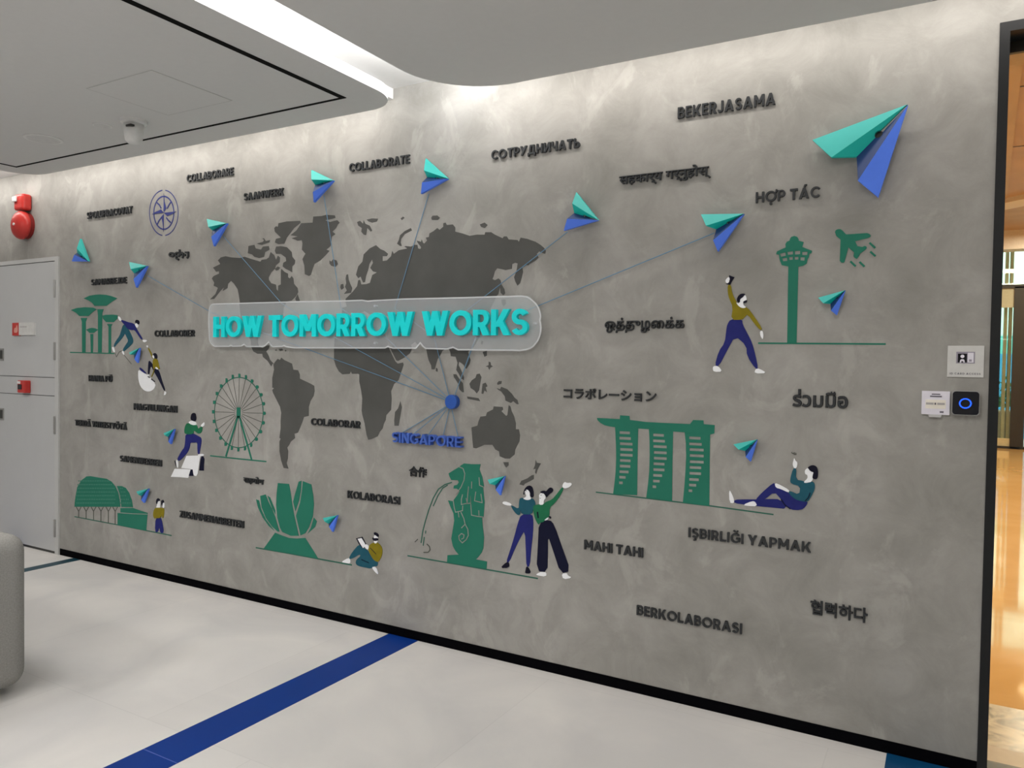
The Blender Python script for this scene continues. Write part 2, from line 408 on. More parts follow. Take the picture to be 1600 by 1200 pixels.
struct(m.build('trim_9', M['lobby_amber']))
m = MB(); m.box(-1, 5, 7.15, 7.17, 3.996, 4.0); m.box(-1, 5, 5.0, 5.02, 3.996, 4.0); struct(m.build('trim_10', M['bronze']))
m = MB(); m.zprism([(-1, 11.6), (5, 6.4), (5, 7.0), (-1, 12.2)], 3.93, 4.0); struct(m.build('trim_11', M['beam']))
struct(bx('trim_12', -1, 5, 13.2, 13.6, 3.66, 4.0, M['beam']))
struct(bx('trim_15', -1, 5, .121, .7, 2.75, 4.0, M['lobby_wall']))
m = MB()
w1 = thing('window_1', '', 'window', (1, 14, 0)); del w1['label']; del w1['category']; struct(w1)
m = MB(); m.box(1.045, 1.206, 13.9, 14.05, 0, 3.05); m.box(2.3, 2.45, 13.9, 14.05, 0, 3.05); m.box(-.4, -.25, 13.9, 14.05, 0, 3.05); m.box(-1, 5, 13.9, 14.05, 3.02, 3.09); m.box(-1, 5, 13.9, 14.05, 0, .045); m.build('window_frame', M['bronze'], w1)
m = MB(); m.box(-.25, 1.045, 13.95, 14.02, .045, .19); m.build('sill_panel', M['fin'], w1)
m = MB(); m.box(-.25, 1.045, 13.93, 13.95, 2.66, 3.02); m.build('blind', M['blind'], w1)
m = MB(); m.box(-1, 5, 13.97, 13.98, 0.19, 4.0); m.build('pane', M['pane'], w1)
m = MB(); m.box(1.32, 2.2, 13.94, 13.97, .0, .12); m.box(1.32, 2.2, 13.94, 13.97, .78, .92); m.box(1.206, 1.26, 13.92, 13.98, .0, 3.0); m.build('door_rail', M['bronze'], w1)
# outside: fins, planter with plants, hoarding
struct(bx('floor', -6, 9, 14.2, 24, -.12, -.02, M['paving']))
for i, fx in enumerate((.60, .76, .92, 1.00, 1.5, 1.75, 2.0)):
    f = bx('facade_fin', fx, fx+.05, 14.35, 14.6, -.02, 4.2, M['fin'])
    tag(f, 'slim cream vertical fin outside the lobby glazing', 'fin', 'fins outside the lobby glazing')
tag(bx('planter_box', -1.5, 1.2, 15.0, 15.6, -.02, .66, M['planter'], bevel=.02), 'sand coloured planter box outside the lobby glazing', 'planter')
random.seed(4)
m = MB()
for i in range(420):
    c = Vector((random.uniform(-.6, 1.2), random.uniform(15.05, 15.55), .76+abs(random.gauss(0, .28))))
    a = Vector((random.uniform(-1, 1), random.uniform(-1, 1), random.uniform(.1, 1))).normalized()*random.uniform(.08, .2); b = a.cross(Vector((random.random(), random.random(), .3))).normalized()*.035
    m.add([c-a*.5, c+b, c+a*.5, c-b], [(0, 1, 2, 3)])
tag(m.build('hedge_plant', M['leaf'], orient=False), 'leafy green hedge growing in the planter outside the glazing', 'plant')
ob = thing('street_hoarding', 'blue and aqua hoarding standing beyond the planter outside', 'hoarding', (1, 17, 0))
m = MB(); m.box(-6, 9, 17, 17.2, -.02, 1.85); m.build('blue_panel', M['pool_blue'], ob)
m = MB(); m.box(-6, 9, 17.0, 17.2, 1.85, 2.25); m.build('aqua_panel', M['pool_teal'], ob)
struct(bx('wall_far', -6, 9, 19, 19.2, -.02, 6, M['pale_panel']))
for i, ly in enumerate((8.4, 12.4)):
    lx = (G(1599, 343, 4.0) if i == 0 else G(1592, 400, 4.0)).x
    mm = MB(); mm.lathe((lx, ly, 3.985), [(.10, -.012), (.10, .012)], 20, 'z')
    tag(mm.build('downlight', emit('warm_downlight', (1, .75, .4, 1), 6)), ('round warm downlight in the tan lobby ceiling nearer the doorway', 'round warm downlight in the lobby ceiling near the far glazing')[i], 'downlight')

# ------------------------------------------------------------------ riser cabinet door (left)
d1 = thing('door_1', '', 'door', (-6.05, 0, 0)); del d1['label']; del d1['category']; struct(d1)
m = MB(); m.box(-5.677, -5.633, -.012, 0, 0, 2.185); m.box(-6.53, -5.677, -.012, 0, 2.155, 2.185); m.box(-6.57, -6.53, -.012, 0, 0, 2.185); m.build('door_frame', M['door_frame'], d1)
m = MB(); m.box(-6.53, -5.677, -.002, 0, 0, 2.155); m.build('shadow_gap', M['dark_steel'], d1)
up = bx('upper_door', -6.524, -5.681, -.010, -.002, 1.303, 2.150, M['door'], d1)
bx('middle_panel', -6.524, -5.681, -.010, -.002, 1.168, 1.298, M['door'], d1)
lo = bx('lower_door', -6.524, -5.681, -.010, -.002, .02, 1.163, M['door'], d1)
for par, zz in ((up, 1.465), (lo, 1.0)):
    hnd = bx('flush_handle', -6.47, -6.372, -.013, -.010, zz-.047, zz+.047, M['steel'], par)
    m = MB(); m.box(-6.455, -6.388, -.0135, -.010, zz-.033, zz+.033); 
    m.build('handle_recess', M['dark_steel'], par)
for zz in (1.95, 1.495, .953, .193):
    m = MB(); m.tube([(-5.672, -.016, zz-.065), (-5.672, -.016, zz+.065)], .008, 8); m.build('hinge', M['steel'], d1)
# red and white plate on the upper cabinet door
t = thing('door_plate', 'small red and white plate on the grey cabinet door', 'sign', (-6.07, -.010, 1.61))
bx('white_plate', -6.13, -5.93, -.026, -.010, 1.614, 1.708, M['sign_white'], t)
rp = bx('red_plate', -6.222, -6.13, -.026, -.010, 1.611, 1.708, M['red'], t)
fl = chaikin([(-6.195, 1.632), (-6.150, 1.632), (-6.140, 1.66), (-6.152, 1.695), (-6.163, 1.682), (-6.172, 1.668), (-6.185, 1.672), (-6.2, 1.65)], 2)
m = MB(); m.prism([fl], .026, .0268); m.build('flame_symbol', simple('pale_red_symbol', (.66, .30, .25, 1), .5), rp)
m = MB()
for i in range(7): m.box(-6.112+i*.0135, -6.104+i*.0135, -.0266, -.026, 1.671, 1.682)
m.build('lettering', M['print_soft'], t)
# break glass call point
t = thing('fire_call_point', 'small red fire alarm call point on the cabinet middle strip', 'alarm', (-6.04, -.010, 1.18))
bx('housing', -6.098, -5.995, -.055, -.010, 1.178, 1.272, M['red'], t, bevel=.006)
bx('window', -6.085, -6.035, -.058, -.055, 1.205, 1.243, M['gloss_black'], t)
bx('tag', -6.094, -6.052, -.058, -.055, 1.248, 1.266, M['white_plastic'], t)
# alarm bell and strobe
t = thing('alarm_bell', 'round red fire alarm bell above the grey cabinet', 'alarm', (-6.06, 0, 2.35))
m = MB(); m.lathe((-6.055, 0, 2.436), [(.098, .0), (.098, .03)], 40); m.build('back_ring', simple('dark_red', (.20, .012, .01, 1), .4), t)
m = MB(); m.lathe((-6.055, 0, 2.436), [(.104, .03), (.106, .045), (.102, .06), (.09, .075), (.066, .088), (.034, .095), (.012, .097)], 40); m.build('gong', M['red'], t, smooth=True)
m = MB(); m.lathe((-6.055, -.097, 2.436), [(.01, 0), (.01, .006)], 12); m.build('centre_screw', M['white_plastic'], t)
t = thing('alarm_strobe', 'red boxy alarm strobe mounted above the round bell', 'alarm', (-6.06, 0, 2.54))
bx('housing', -6.118, -5.99, -.07, 0, 2.545, 2.665, M['red'], t, bevel=.018, seg=3)
bx('lens', -6.112, -6.062, -.085, -.07, 2.607, 2.647, M['white_plastic'], t, bevel=.006)

# ------------------------------------------------------------------ ceiling fittings
c = G(209, 188, ZC)
t = thing('motion_sensor', 'white cylindrical sensor hanging from the left ceiling board', 'sensor', (c.x, c.y, ZC))
m = MB(); m.lathe((c.x, c.y, ZC), [(.066, 0), (.064, -.016), (.05, -.022)], 28, 'z'); m.build('mounting_plate', M['white_plastic'], t)
m = MB(); m.lathe((c.x, c.y, ZC-.02), [(.05, 0), (.047, -.05), (.042, -.085), (.03, -.10), (.01, -.105)], 28, 'z'); m.build('body', M['white_plastic'], t, smooth=True)
bx('lens_slot', c.x+.01, c.x+.052, c.y-.052, c.y-.03, ZC-.047, ZC-.038, M['dark_steel'], t)
for (px, py, r, lab) in ((160, 196, .048, 'small flush round speaker in the left ceiling board'), (68, 217, .10, 'larger flush round vent plate in the left ceiling board')):
    c = G(px, py, ZC); t = thing('ceiling_disc', lab, 'ceiling fitting', (c.x, c.y, ZC))
    m = MB(); m.lathe((c.x, c.y, ZC), [(r, .001), (r, -.003), (r*.9, -.005)], 30, 'z'); m.build('rim', M['white_plastic'], t)
    m = MB(); m.lathe((c.x, c.y, ZC), [(r*.86, -.004), (r*.84, -.0055)], 30, 'z'); m.build('grille', simple('grey_grille', (.66, .66, .65, 1), .7), t)
t = thing('access_panel', 'flush square access panel in the left ceiling board', 'access panel', (-3.25, -.85, ZC))
m = MB(); m.box(-3.5, -3.03, -1.08, -.66, ZC-.0015, ZC); m.build('hatch', M['white_paint'], t)
m = MB()
for x0, x1, y0, y1 in ((-3.505, -3.5, -1.085, -.655), (-3.03, -3.025, -1.085, -.655), (-3.5, -3.03, -1.085, -1.08), (-3.5, -3.03, -.66, -.655)): m.box(x0, x1, y0, y1, ZC-.0018, ZC)
m.build('gap_line', simple('grey_gap', (.56, .56, .55, 1), .8), t)

# ------------------------------------------------------------------ sofa at left
t = thing('sofa', 'light grey fabric sofa with rounded arm cut off at the left edge', 'sofa', (-4.5, -2.0, 0))
def rounded(name, x0, x1, y0, y1, z0, z1, r, mat, par):
    o = bx(name, x0, x1, y0, y1, z0, z1, mat, par, bevel=r, seg=6)
    for p in o.data.polygons: p.use_smooth = True
    return o
rounded('armrest', -3.72, -3.40, -2.35, -1.385, .035, .695, .075, M['sofa'], t)
rounded('backrest', -5.6, -3.71, -1.72, -1.39, .055, .72, .08, M['sofa'], t)
rounded('seat', -5.6, -3.71, -2.33, -1.70, .055, .42, .06, M['sofa'], t)
bx('plinth', -5.55, -3.52, -2.26, -1.48, 0, .06, M['black'], t)

# ------------------------------------------------------------------ painted world map
wm = wallthing('world_map', 'dark grey painted world map across the middle of the mural wall', 'map', 600, 640)
za, zb, zc_, zd, ze, zf = Z(300, 300, 5.3333), Z(580, 300, 5.3333), Z(300, 460, 5.3333), Z(560, 460, 5.3333), Z(400, 540, 5.3333), Z(580, 560, 5.3333)
def land(name, *pieces, holes=()):
    decal_part(wm, name, 'map', [sum((list(p) for p in pieces), [])], holes=holes)
north = za([(150,895),(185,890),(235,825),(265,795),(255,825),(295,800),(300,765),(325,740),(350,765),(380,810),(390,860),(398,920)]) \
  + zc_([(395,80),(405,180),(430,260),(460,330),(488,380),(495,440),(510,475),(545,495),(585,495),(590,520),(630,555),(660,600),(670,578),(682,580),(650,545),(640,515),(618,475),(640,450),(648,425),(625,425),(590,445),(560,438),(550,400),(550,345),(580,325),(640,325),(690,320),(702,350),(706,320),(690,305),(720,260),(755,200),(765,110),(790,60)]) \
  + za([(800,910),(830,905),(865,870),(885,835),(880,800),(850,765),(845,720),(830,700),(815,720),(800,710),(800,680),(770,665),(745,640),(740,660),(740,770),(718,780),(716,825),(704,810),(700,772),(660,760),(640,730),(640,710),(660,670),(690,640),(700,610),(730,585),(733,545),(715,530),(700,565),(685,525),(655,500),(640,545),(620,560),(580,565),(570,580),(500,560),(440,540),(400,550),(330,545),(280,535),(240,545),(215,570),(230,590),(235,600),(175,630),(190,650),(200,665),(225,660),(225,680),(180,700),(165,720),(185,755),(180,780),(210,795),(215,800),(195,850)])
land('continent', north)
for isl in ([(700,455),(740,450),(790,460),(830,500),(835,540),(860,570),(855,600),(835,620),(835,670),(810,655),(780,640),(755,620),(760,590),(785,575),(780,545),(740,515),(700,515),(690,490)],
  [(470,450),(520,440),(530,470),(575,480),(590,455),(640,450),(645,480),(610,500),(600,540),(560,550),(520,540),(500,520),(465,510)],
  [(720,260),(790,245),(900,240),(905,255),(850,300),(820,340),(790,380),(770,430),(720,435),(690,420),(700,390),(740,380),(710,350),(690,330),(685,300),(700,285),(715,290)],
  [(540,430),(590,415),(600,400),(585,388),(600,385),(615,408),(650,400),(645,420),(580,440)],
  [(690,640),(715,620),(735,630),(720,650),(700,655)], [(860,890),(880,850),(900,910),(870,915)],
  [(1010,205),(1080,200),(1120,190),(1190,195),(1195,215),(1165,225),(1110,235),(1150,250),(1185,240),(1210,235),(1230,255),(1215,270),(1200,300),(1170,330),(1195,350),(1165,370),(1160,420),(1155,450),(1120,480),(1145,490),(1110,530),(1070,570),(1020,600),(1005,640),(990,690),(975,700),(940,685),(935,610),(920,560),(935,530),(945,515),(915,480),(920,430),(915,400),(880,405),(830,385),(880,370),(820,360),(870,320),(910,260),(1005,255)],
  [(1145,570),(1160,580),(1175,560),(1205,570),(1215,600),(1195,625),(1160,615),(1145,595)],
  [(1375,250),(1400,240),(1425,265),(1430,235),(1445,265),(1480,280),(1500,320),(1490,330),(1460,300),(1450,360),(1430,355),(1410,330),(1415,300),(1385,280)],
  [(1455,230),(1500,220),(1550,222),(1540,245),(1500,255),(1470,245)],
  [(1285,690),(1300,685),(1305,730),(1320,770),(1335,800),(1325,840),(1265,850),(1290,820),(1275,790),(1285,760),(1280,720)],
  [(1240,770),(1260,765),(1265,800),(1245,815),(1235,795)]): land('island', za(isl))
eur = za([(1280,890),(1340,830),(1375,785),(1385,735),(1400,732),(1410,770),(1450,768),(1482,757),(1502,692),(1540,670),(1508,662),(1485,632),(1508,590),(1500,562),(1478,600),(1468,650),(1450,700),(1442,750),(1425,755),(1405,705),(1385,718),(1366,690),(1385,620),(1420,580),(1430,520),(1480,470),(1533,443)]) \
  + zb([(75,475),(110,490),(140,515),(130,535),(95,535),(95,575),(130,570),(165,535),(175,490),(188,515),(230,485),(300,470),(275,455),(290,450),(330,455),(360,440),(385,440),(390,470),(410,475),(415,460),(385,420),(380,405),(415,415),(420,395),(430,420),(440,430),(465,405),(455,380),(480,375),(485,345),(520,325),(550,300),(570,315),(600,290),(600,260),(620,255),(630,275),(680,270),(700,295),(700,330),(760,345),(820,365),(880,355),(945,355),(950,335),(1000,335),(1030,355),(1095,385),(1105,370),(1130,370),(1145,395),(1220,400),(1230,415),(1245,380),(1300,390),(1370,415),(1410,440),(1440,465),(1455,490),(1450,515),(1430,510),(1400,495),(1380,515),(1395,545),(1370,570),(1320,600),(1310,610),(1290,610),(1260,630),(1265,665),(1255,710),(1240,760),(1218,780),(1200,745),(1190,710),(1210,660),(1215,630),(1220,595),(1200,590),(1175,600),(1172,640),(1120,650),(1050,635),(1030,660),(1020,700),(1010,725),(1030,735),(1060,720),(1078,735),(1085,770),(1110,810),(1115,845),(1100,860),(1078,840),(1072,790),(1060,850)]) \
  + zd([(1147,17),(1130,60),(1110,100),(1092,150),(1060,200),(1040,290),(1010,350),(985,400),(960,440),(930,465),(912,478),(925,520),(935,545),(925,580),(900,620),(885,610),(878,590),(855,570),(838,562),(835,590),(860,640),(880,690),(878,715),(855,700),(835,660),(815,630),(825,570),(810,520),(770,515),(765,480),(752,452),(735,450),(700,470),(680,510),(660,540),(645,590),(635,625),(610,625),(605,590),(585,550),(575,510),(565,455),(540,430),(515,400),(495,420),(470,395),(440,420),(445,455),(430,490),(385,525),(330,555),(315,550),(290,500),(265,450),(240,385),(235,330),(250,290),(300,255),(300,190),(213,175)]) \
  + zc_([(1560,180),(1480,165),(1440,140),(1380,160),(1330,150),(1300,178),(1250,172),(1250,112),(1290,100),(1280,65)])
land('continent', eur)
land('continent', ze([(650,20),(650,120),(665,170),(690,215),(720,240),(780,235),(790,215),(800,235),(850,235),(860,240),(860,300),(875,370),(885,440),(880,540),(885,575),(905,650),(920,740),(935,785),(960,780),(1015,755),(1030,720),(1055,690),(1065,650),(1080,620),(1085,580),(1125,535),(1130,440),(1125,380),(1150,320),(1185,290),(1210,220),(1230,160),(1225,140),(1180,150),(1160,130),(1140,90),(1112,30),(1098,-20),(1080,-80),(1060,-130),(1000,-120),(900,-130),(800,-160),(720,-150),(680,-120),(655,-60)]))
land('continent', ze([(155,140),(180,110),(200,120),(210,100),(235,120),(300,150),(310,200),(350,205),(365,240),(365,275),(450,315),(485,335),(488,380),(480,420),(455,460),(440,510),(440,585),(400,595),(385,640),(365,690),(350,725),(320,735),(325,770),(290,800),(275,830),(260,850),(268,880),(265,940),(255,980),(270,1025),(230,1020),(210,960),(195,880),(195,800),(205,775),(195,770),(205,690),(205,620),(210,560),(200,510),(170,450),(140,390),(135,370),(150,355),(135,350),(135,270),(150,200),(145,160)]))
land('continent', zf([(835,575),(885,560),(895,520),(910,485),(955,480),(965,450),(1015,425),(1020,400),(1095,405),(1100,425),(1085,440),(1125,480),(1135,470),(1145,390),(1160,400),(1170,440),(1190,480),(1205,540),(1205,590),(1230,590),(1240,640),(1235,690),(1200,760),(1195,800),(1155,835),(1115,835),(1070,815),(1065,775),(1035,760),(1010,720),(945,720),(875,750),(850,745),(845,700),(840,640)]))
for isl in ([(240,450),(215,430),(230,400),(240,360),(280,325),(330,300),(340,320),(280,350),(250,390),(245,420),(255,450)], [(245,220),(265,205),(278,215),(255,235)],
  [(500,215),(510,198),(550,195),(572,215),(555,232),(505,232)], [(905,270),(945,255),(970,275),(945,300),(915,290)]): land('island', zb(isl))
for isl in ([(1190,45),(1225,40),(1230,75),(1210,100),(1195,80)], [(1025,385),(1040,390),(1035,420),(1020,410)], [(1035,480),(1070,470),(1070,510),(1050,520)],
  [(1060,600),(1085,590),(1085,560),(1100,565),(1105,590),(1120,600),(1100,610),(1090,630),(1080,605)], [(790,665),(815,665),(845,710),(870,740),(880,815),(865,815),(840,790),(835,750),(810,710),(795,690)],
  [(985,665),(1010,660),(1025,690),(1015,740),(1005,800),(985,825),(965,800),(935,780),(925,745),(945,715),(975,695)], [(1035,745),(1060,735),(1075,765),(1060,775),(1070,815),(1050,800),(1040,830),(1025,825),(1030,780)],
  [(905,850),(1000,865),(1015,890),(910,870)], [(1155,740),(1170,722),(1195,722),(1190,745),(1160,755)], [(1150,780),(1180,790),(1190,770),(1240,790),(1280,830),(1300,860),(1325,880),(1335,915),(1320,915),(1290,890),(1270,905),(1225,885),(1220,850),(1190,810),(1165,795)],
  [(645,610),(660,620),(660,645),(645,640)], [(350,890),(362,940),(345,1040),(335,1095),(300,1095),(298,1050),(305,980),(330,950)]): land('island', zd(isl))
for isl in ([(1100,865),(1145,865),(1145,890),(1125,910),(1110,890)], [(1370,845),(1380,870),(1415,875),(1400,900),(1385,930),(1375,965),(1365,950),(1370,920),(1350,925),(1365,890)],
  [(1355,970),(1355,1005),(1320,1025),(1280,1045),(1270,1060),(1235,1050),(1250,1020),(1300,1000),(1335,975)]): land('island', zf(isl))
for isl in ([(155,36),(172,32),(170,45)], [(188,28),(215,25),(228,38),(200,46)], [(240,35),(256,42),(242,50)]): land('island', ze(isl))

# ------------------------------------------------------------------ painted landmark motifs
GRP = 'green painted landmark motifs on the mural wall'
def motif(name, label, px, py): return wallthing(name, label, 'painted motif', px, py, GRP)
# tall funnel trees
z = Z(90, 440, 8)
t = motif('painted_tree_grove', 'green painted funnel shaped tree towers beside the grey cabinet', 144, 551)
for crown, trunk in (([(325,210),(400,175),(470,163),(530,160),(600,165),(660,178),(745,208),(680,250),(640,280),(610,303),(460,303),(430,265),(385,235)], [(495,345),(575,345),(558,390),(550,885),(505,885),(503,420)]),
  ([(165,355),(240,330),(340,320),(440,325),(490,345),(440,378),(385,430),(270,430),(230,390)], [(288,455),(370,455),(352,500),(348,885),(305,885),(303,500)]),
  ([(560,425),(600,415),(690,412),(750,420),(745,462),(700,506),(605,506),(565,462)], [(615,530),(685,530),(668,560),(668,893),(635,890),(635,560)]),
  ([(355,600),(400,583),(430,578),(465,584),(505,600),(475,622),(450,642),(400,642)], [(408,655),(445,655),(440,887),(415,887)])):
    decal_part(t, 'tree_crown', 'green', [z(crown)], layer=2); decal_part(t, 'tree_trunk', 'green', [z(trunk)], layer=1.5)
decal_part(t, 'ground_line', 'green', strokes=[(z([(155,884),(430,891),(708,899)]), 1.6)])
# ferris wheel
z = Z(310, 570, 7.5)
t = motif('painted_ferris_wheel', 'green painted ferris wheel left of the dark map', 372, 720)
cx, cy, rx, ry = 473, 560, 285, 412
ell = [(cx+rx*math.cos(a), cy+ry*math.sin(a)) for a in [2*math.pi*i/56 for i in range(56)]]
mb = MB(); add_ribbon(mb, onwall(z(ell), .0012), .006, .0004, .0012, True); mb.build('rim', M['green_line'], t)
mb = MB()
for i in range(24):
    a = 2*math.pi*i/24+.02
    add_ribbon(mb, onwall(z([(cx-3+42*math.cos(a), cy+60*math.sin(a)), (cx+rx*math.cos(a), cy+ry*math.sin(a))]), .0010), .0036, .0004, .0010)
mb.build('spokes', M['grey_line'], t)
for i in range(24):
    a = 2*math.pi*i/24+.02; x, y = cx+(rx+14)*math.cos(a), cy+(ry+20)*math.sin(a); hw, hh = 15, 20
    if abs(math.cos(a)) < .5: hw, hh = 12, 24
    decal_part(t, 'capsule', 'green', [z([(x-hw, y-hh), (x+hw*.4, y-hh), (x+hw, y-hh*.5), (x+hw, y+hh*.5), (x+hw*.4, y+hh), (x-hw, y+hh)])], layer=2)
decal_part(t, 'hub', 'green', [z([(448,500),(490,500),(492,600),(478,625),(455,625),(445,600)])], layer=2)
for p in ([(462,600),(320,1075)], [(476,600),(622,1112)]): decal_part(t, 'support_leg', 'green', strokes=[(z(p), 3.2)], layer=2)
decal_part(t, 'ground_line', 'green', strokes=[(z([(137,1066),(470,1102),(795,1134)]), 1.9)], layer=1.5)
# domed theatre
z = Z(100, 700, 8)
t = motif('painted_domed_theatre', 'green painted domed theatre with forked columns at lower left', 190, 820)
big = [(130,735),(133,680),(142,610),(165,490),(215,405),(262,370),(280,355),(330,352),(420,368),(530,385),(590,420),(640,480),(676,560),(695,650),(702,735)]
decal_part(t, 'dome', 'green', [z(big)], layer=2)
decal_part(t, 'dome', 'green', [z([(660,475),(720,476),(770,500),(812,560),(845,650),(860,740),(716,738),(708,650),(690,560)])], layer=2)
decal_part(t, 'annex', 'green', [z([(705,752),(862,750),(960,785),(1045,812),(1040,860),(1025,1035),(668,962),(668,812),(705,806)])], layer=2)
decal_part(t, 'roof_line', 'wall', strokes=[(z([(672,808),(860,822),(1044,828)]), .9)], layer=3)
mb = MB(); lay = .0012*3
def inside(x, y): return (x > 150+max(0, (600-y))*.14*(1 if y > 400 else 1.6)) and x < 640-max(0, 520-y)*.55 and y > 395
for r_ in range(7):
    yy = 412+r_*46
    for c_ in range(40):
        xx = 140+c_*21+(10 if r_ % 2 else 0)
        if xx > 845: continue
        ok = inside(xx, yy) if xx < 660 else (yy > 500 and 705 < xx < 700+(yy-440)*.55)
        if ok: mb.prism([onwall(z([(xx-4, yy-7), (xx+4, yy-7), (xx+4, yy+7), (xx-4, yy+7)]), lay)], 0, lay)
mb.build('facade_dashes', simple('pale_green_motif_paint', (.10, .28, .21, 1), .6, spec=.1), t)['kind'] = 'stuff'
for x, yb in ((182,872),(275,885),(368,900),(460,915),(553,935),(638,950)):
    decal_part(t, 'forked_column', 'grey_line', strokes=[(z([(x, yb), (x, 792), (x-30, 738)]), 1.6), (z([(x, 792), (x+30, 738)]), 1.2)], layer=1.5)
decal_part(t, 'ground_line', 'green_line', strokes=[(z([(130,858),(650,957),(1345,1095)]), 1.5)])
# lotus shaped museum
z = Z(390, 730, 6.857)
t = motif('painted_lotus_building', 'green painted lotus shaped building on a flared base', 450, 870)
for p in ([(68,345),(100,355),(122,450),(172,560),(252,665),(262,680),(205,630),(140,540),(88,430)], [(112,308),(170,292),(200,370),(240,450),(272,530),(318,690),(300,690),(240,635),(175,545),(128,430)],
  [(190,305),(218,325),(273,462),(274,505),(240,440)], [(302,170),(420,180),(440,280),(456,400),(478,520),(526,735),(440,735),(350,695),(325,650),(296,540),(283,400),(290,270)],
  [(525,155),(555,145),(548,250),(528,360),(490,470),(465,370),(482,300)], [(570,150),(660,185),(680,300),(688,400),(676,530),(636,640),(596,708),(545,732),(496,520),(540,380),(556,280)],
  [(687,540),(720,580),(700,640),(620,712),(655,650)]): decal_part(t, 'petal', 'green', [z(p)], layer=2)
decal_part(t, 'base', 'green', [z([(272,702),(340,730),(420,758),(500,765),(595,757),(660,860),(732,977),(150,872)])], layer=2)
decal_part(t, 'ground_line', 'green_line', strokes=[(z([(65,862),(400,920),(1095,1048)]), 2.0)])
# lion headed fountain
z = Z(630, 710, 6)
t = motif('painted_lion_fountain', 'green painted lion headed fish fountain spouting water', 730, 880)
decal_part(t, 'body', 'green', [z([(425,178),(470,150),(520,120),(545,100),(570,85),(640,92),(725,92),(714,140),(740,210),(757,300),(748,312),(762,450),(752,585),(738,597),(745,680),(757,780),(750,880),(735,920),(700,965),(680,985),(785,1005),(780,1072),(410,1012),(415,945),(520,940),(490,905),(465,860),(450,790),(465,700),(478,620),(470,550),(440,485),(420,432),(465,440),(478,420),(505,385),(528,345),(505,322),(470,320),(475,292),(505,285),(520,262),(512,242),(450,240),(432,205)])], layer=2)
for p in ([(525,118),(560,132),(577,180),(570,240),(540,310),(490,375)], [(468,430),(478,500),(490,542),(555,528),(558,480)], [(556,375),(545,420),(545,470),(600,458),(604,380),(612,300)], [(642,255),(640,320)],
  [(710,215),(715,290),(752,306)], [(680,350),(668,435),(740,453),(728,370)], [(590,410),(600,460),(632,458),(630,395),(634,480),(640,570),(700,582),(752,588)], [(708,525),(710,575)], [(515,535),(522,590)],
  [(540,540),(568,600),(580,655),(545,690)], [(580,655),(605,700),(610,760),(590,800),(553,830),(525,800),(520,765),(545,742),(570,755),(565,785),(545,795)]):
    decal_part(t, 'carved_line', 'wall', strokes=[(z(p), 1.25)], layer=3)
decal_part(t, 'water_jet', 'green_line', strokes=[(z([(455,262),(390,282),(330,325),(280,410),(238,520),(205,630),(182,720),(166,830)]), 1.5), (z([(415,288),(370,315),(325,385),(280,485)]), 1.4), (z([(210,715),(207,742)]), 1.2), (z([(196,775),(186,855)]), 1.4)], layer=2)
decal_part(t, 'splash', 'grey_line', strokes=[(z([(108,822),(135,796)]), 1.3), (z([(220,840),(245,865),(250,895),(232,918),(190,920)]), 1.3)], layer=2)
decal_part(t, 'ground_line', 'green_line', strokes=[(z([(40,950),(600,1047),(1262,1164)]), 2.0)])
# three tower hotel
z = Z(920, 640, 7.2727)
t = motif('painted_three_tower_building', 'green painted building of three towers under one long roof deck', 1030, 790)
decal_part(t, 'roof_deck', 'green', [z([(92,95),(352,108),(355,65),(460,72),(465,118),(540,126),(640,140),(820,150),(1150,165),(1185,118),(1302,122),(1305,165),(1430,176),(1425,272),(1376,285),(1090,258),(950,248),(685,222),(560,215),(300,200),(240,192),(180,178),(130,150),(98,120)])], layer=2)
def tower(out, x0s, x1s, ys):
    wins = [z([(a, y-15), (b, y-15+(b-a)*.05), (b, y+16+(b-a)*.05), (a, y+16)]) for a, b, y in zip(x0s, x1s, ys)]
    decal_part(t, 'tower', 'green', [z(out)], holes=wins, layer=1.8)
tower([(298,192),(560,205),(552,600),(548,972),(275,962),(292,830),(305,700),(310,550),(308,400)], (348,346,352,355,354,352,350,346,344,342), (467,478,497,498,498,475,472,452,418,385), (259,323,386,450,513,576,640,704,767,830))
tower([(682,210),(957,235),(950,600),(945,1040),(652,1002),(672,850),(686,700),(692,520),(690,360)], (730,728,732,738,738,734,732,730,728,722), (853,865,885,885,885,860,860,833,805,765), (287,353,417,485,550,614,680,745,810,875))
tower([(1088,245),(1378,275),(1372,700),(1368,1097),(1068,1057),(1085,880),(1098,700),(1106,520),(1102,380)], (1140,1140,1144,1146,1146,1144,1142,1140,1138,1132), (1270,1283,1305,1305,1305,1277,1275,1250,1220,1175), (320,388,452,520,590,655,722,792,856,920))
decal_part(t, 'ground_line', 'green_line', strokes=[([(931,769),(1110,790.5),(1208.5,804)], 1.9)])
# control tower
z = Z(1190, 340, 5.7143)
t = motif('painted_control_tower', 'green painted airport control tower on a long ground line', 1237, 535)
wins = [z(q) for q in ([(163,322),(212,310),(216,340),(172,350)], [(230,306),(280,300),(280,328),(234,333)], [(296,298),(344,296),(344,326),(298,330)], [(362,306),(410,304),(406,334),(362,334)],
        [(184,364),(226,358),(230,386),(192,390)], [(246,352),(278,350),(278,376),(248,378)], [(294,350),(328,350),(328,374),(296,376)], [(346,354),(386,354),(382,384),(346,382)])]
decal_part(t, 'control_cab', 'green', [z([(212,236),(225,215),(250,205),(252,190),(265,172),(293,163),(318,172),(330,192),(331,206),(375,218),(368,245),(362,262),(450,296),(445,318),(425,322),(422,352),(410,372),(402,410),(370,430),(330,438),(238,436),(180,424),(166,390),(160,370),(154,328),(130,328),(136,302),(215,266)])], holes=wins, layer=2)
decal_part(t, 'tower_shaft', 'green', [z([(238,430),(328,430),(312,1118),(228,1116)])], layer=1.8)
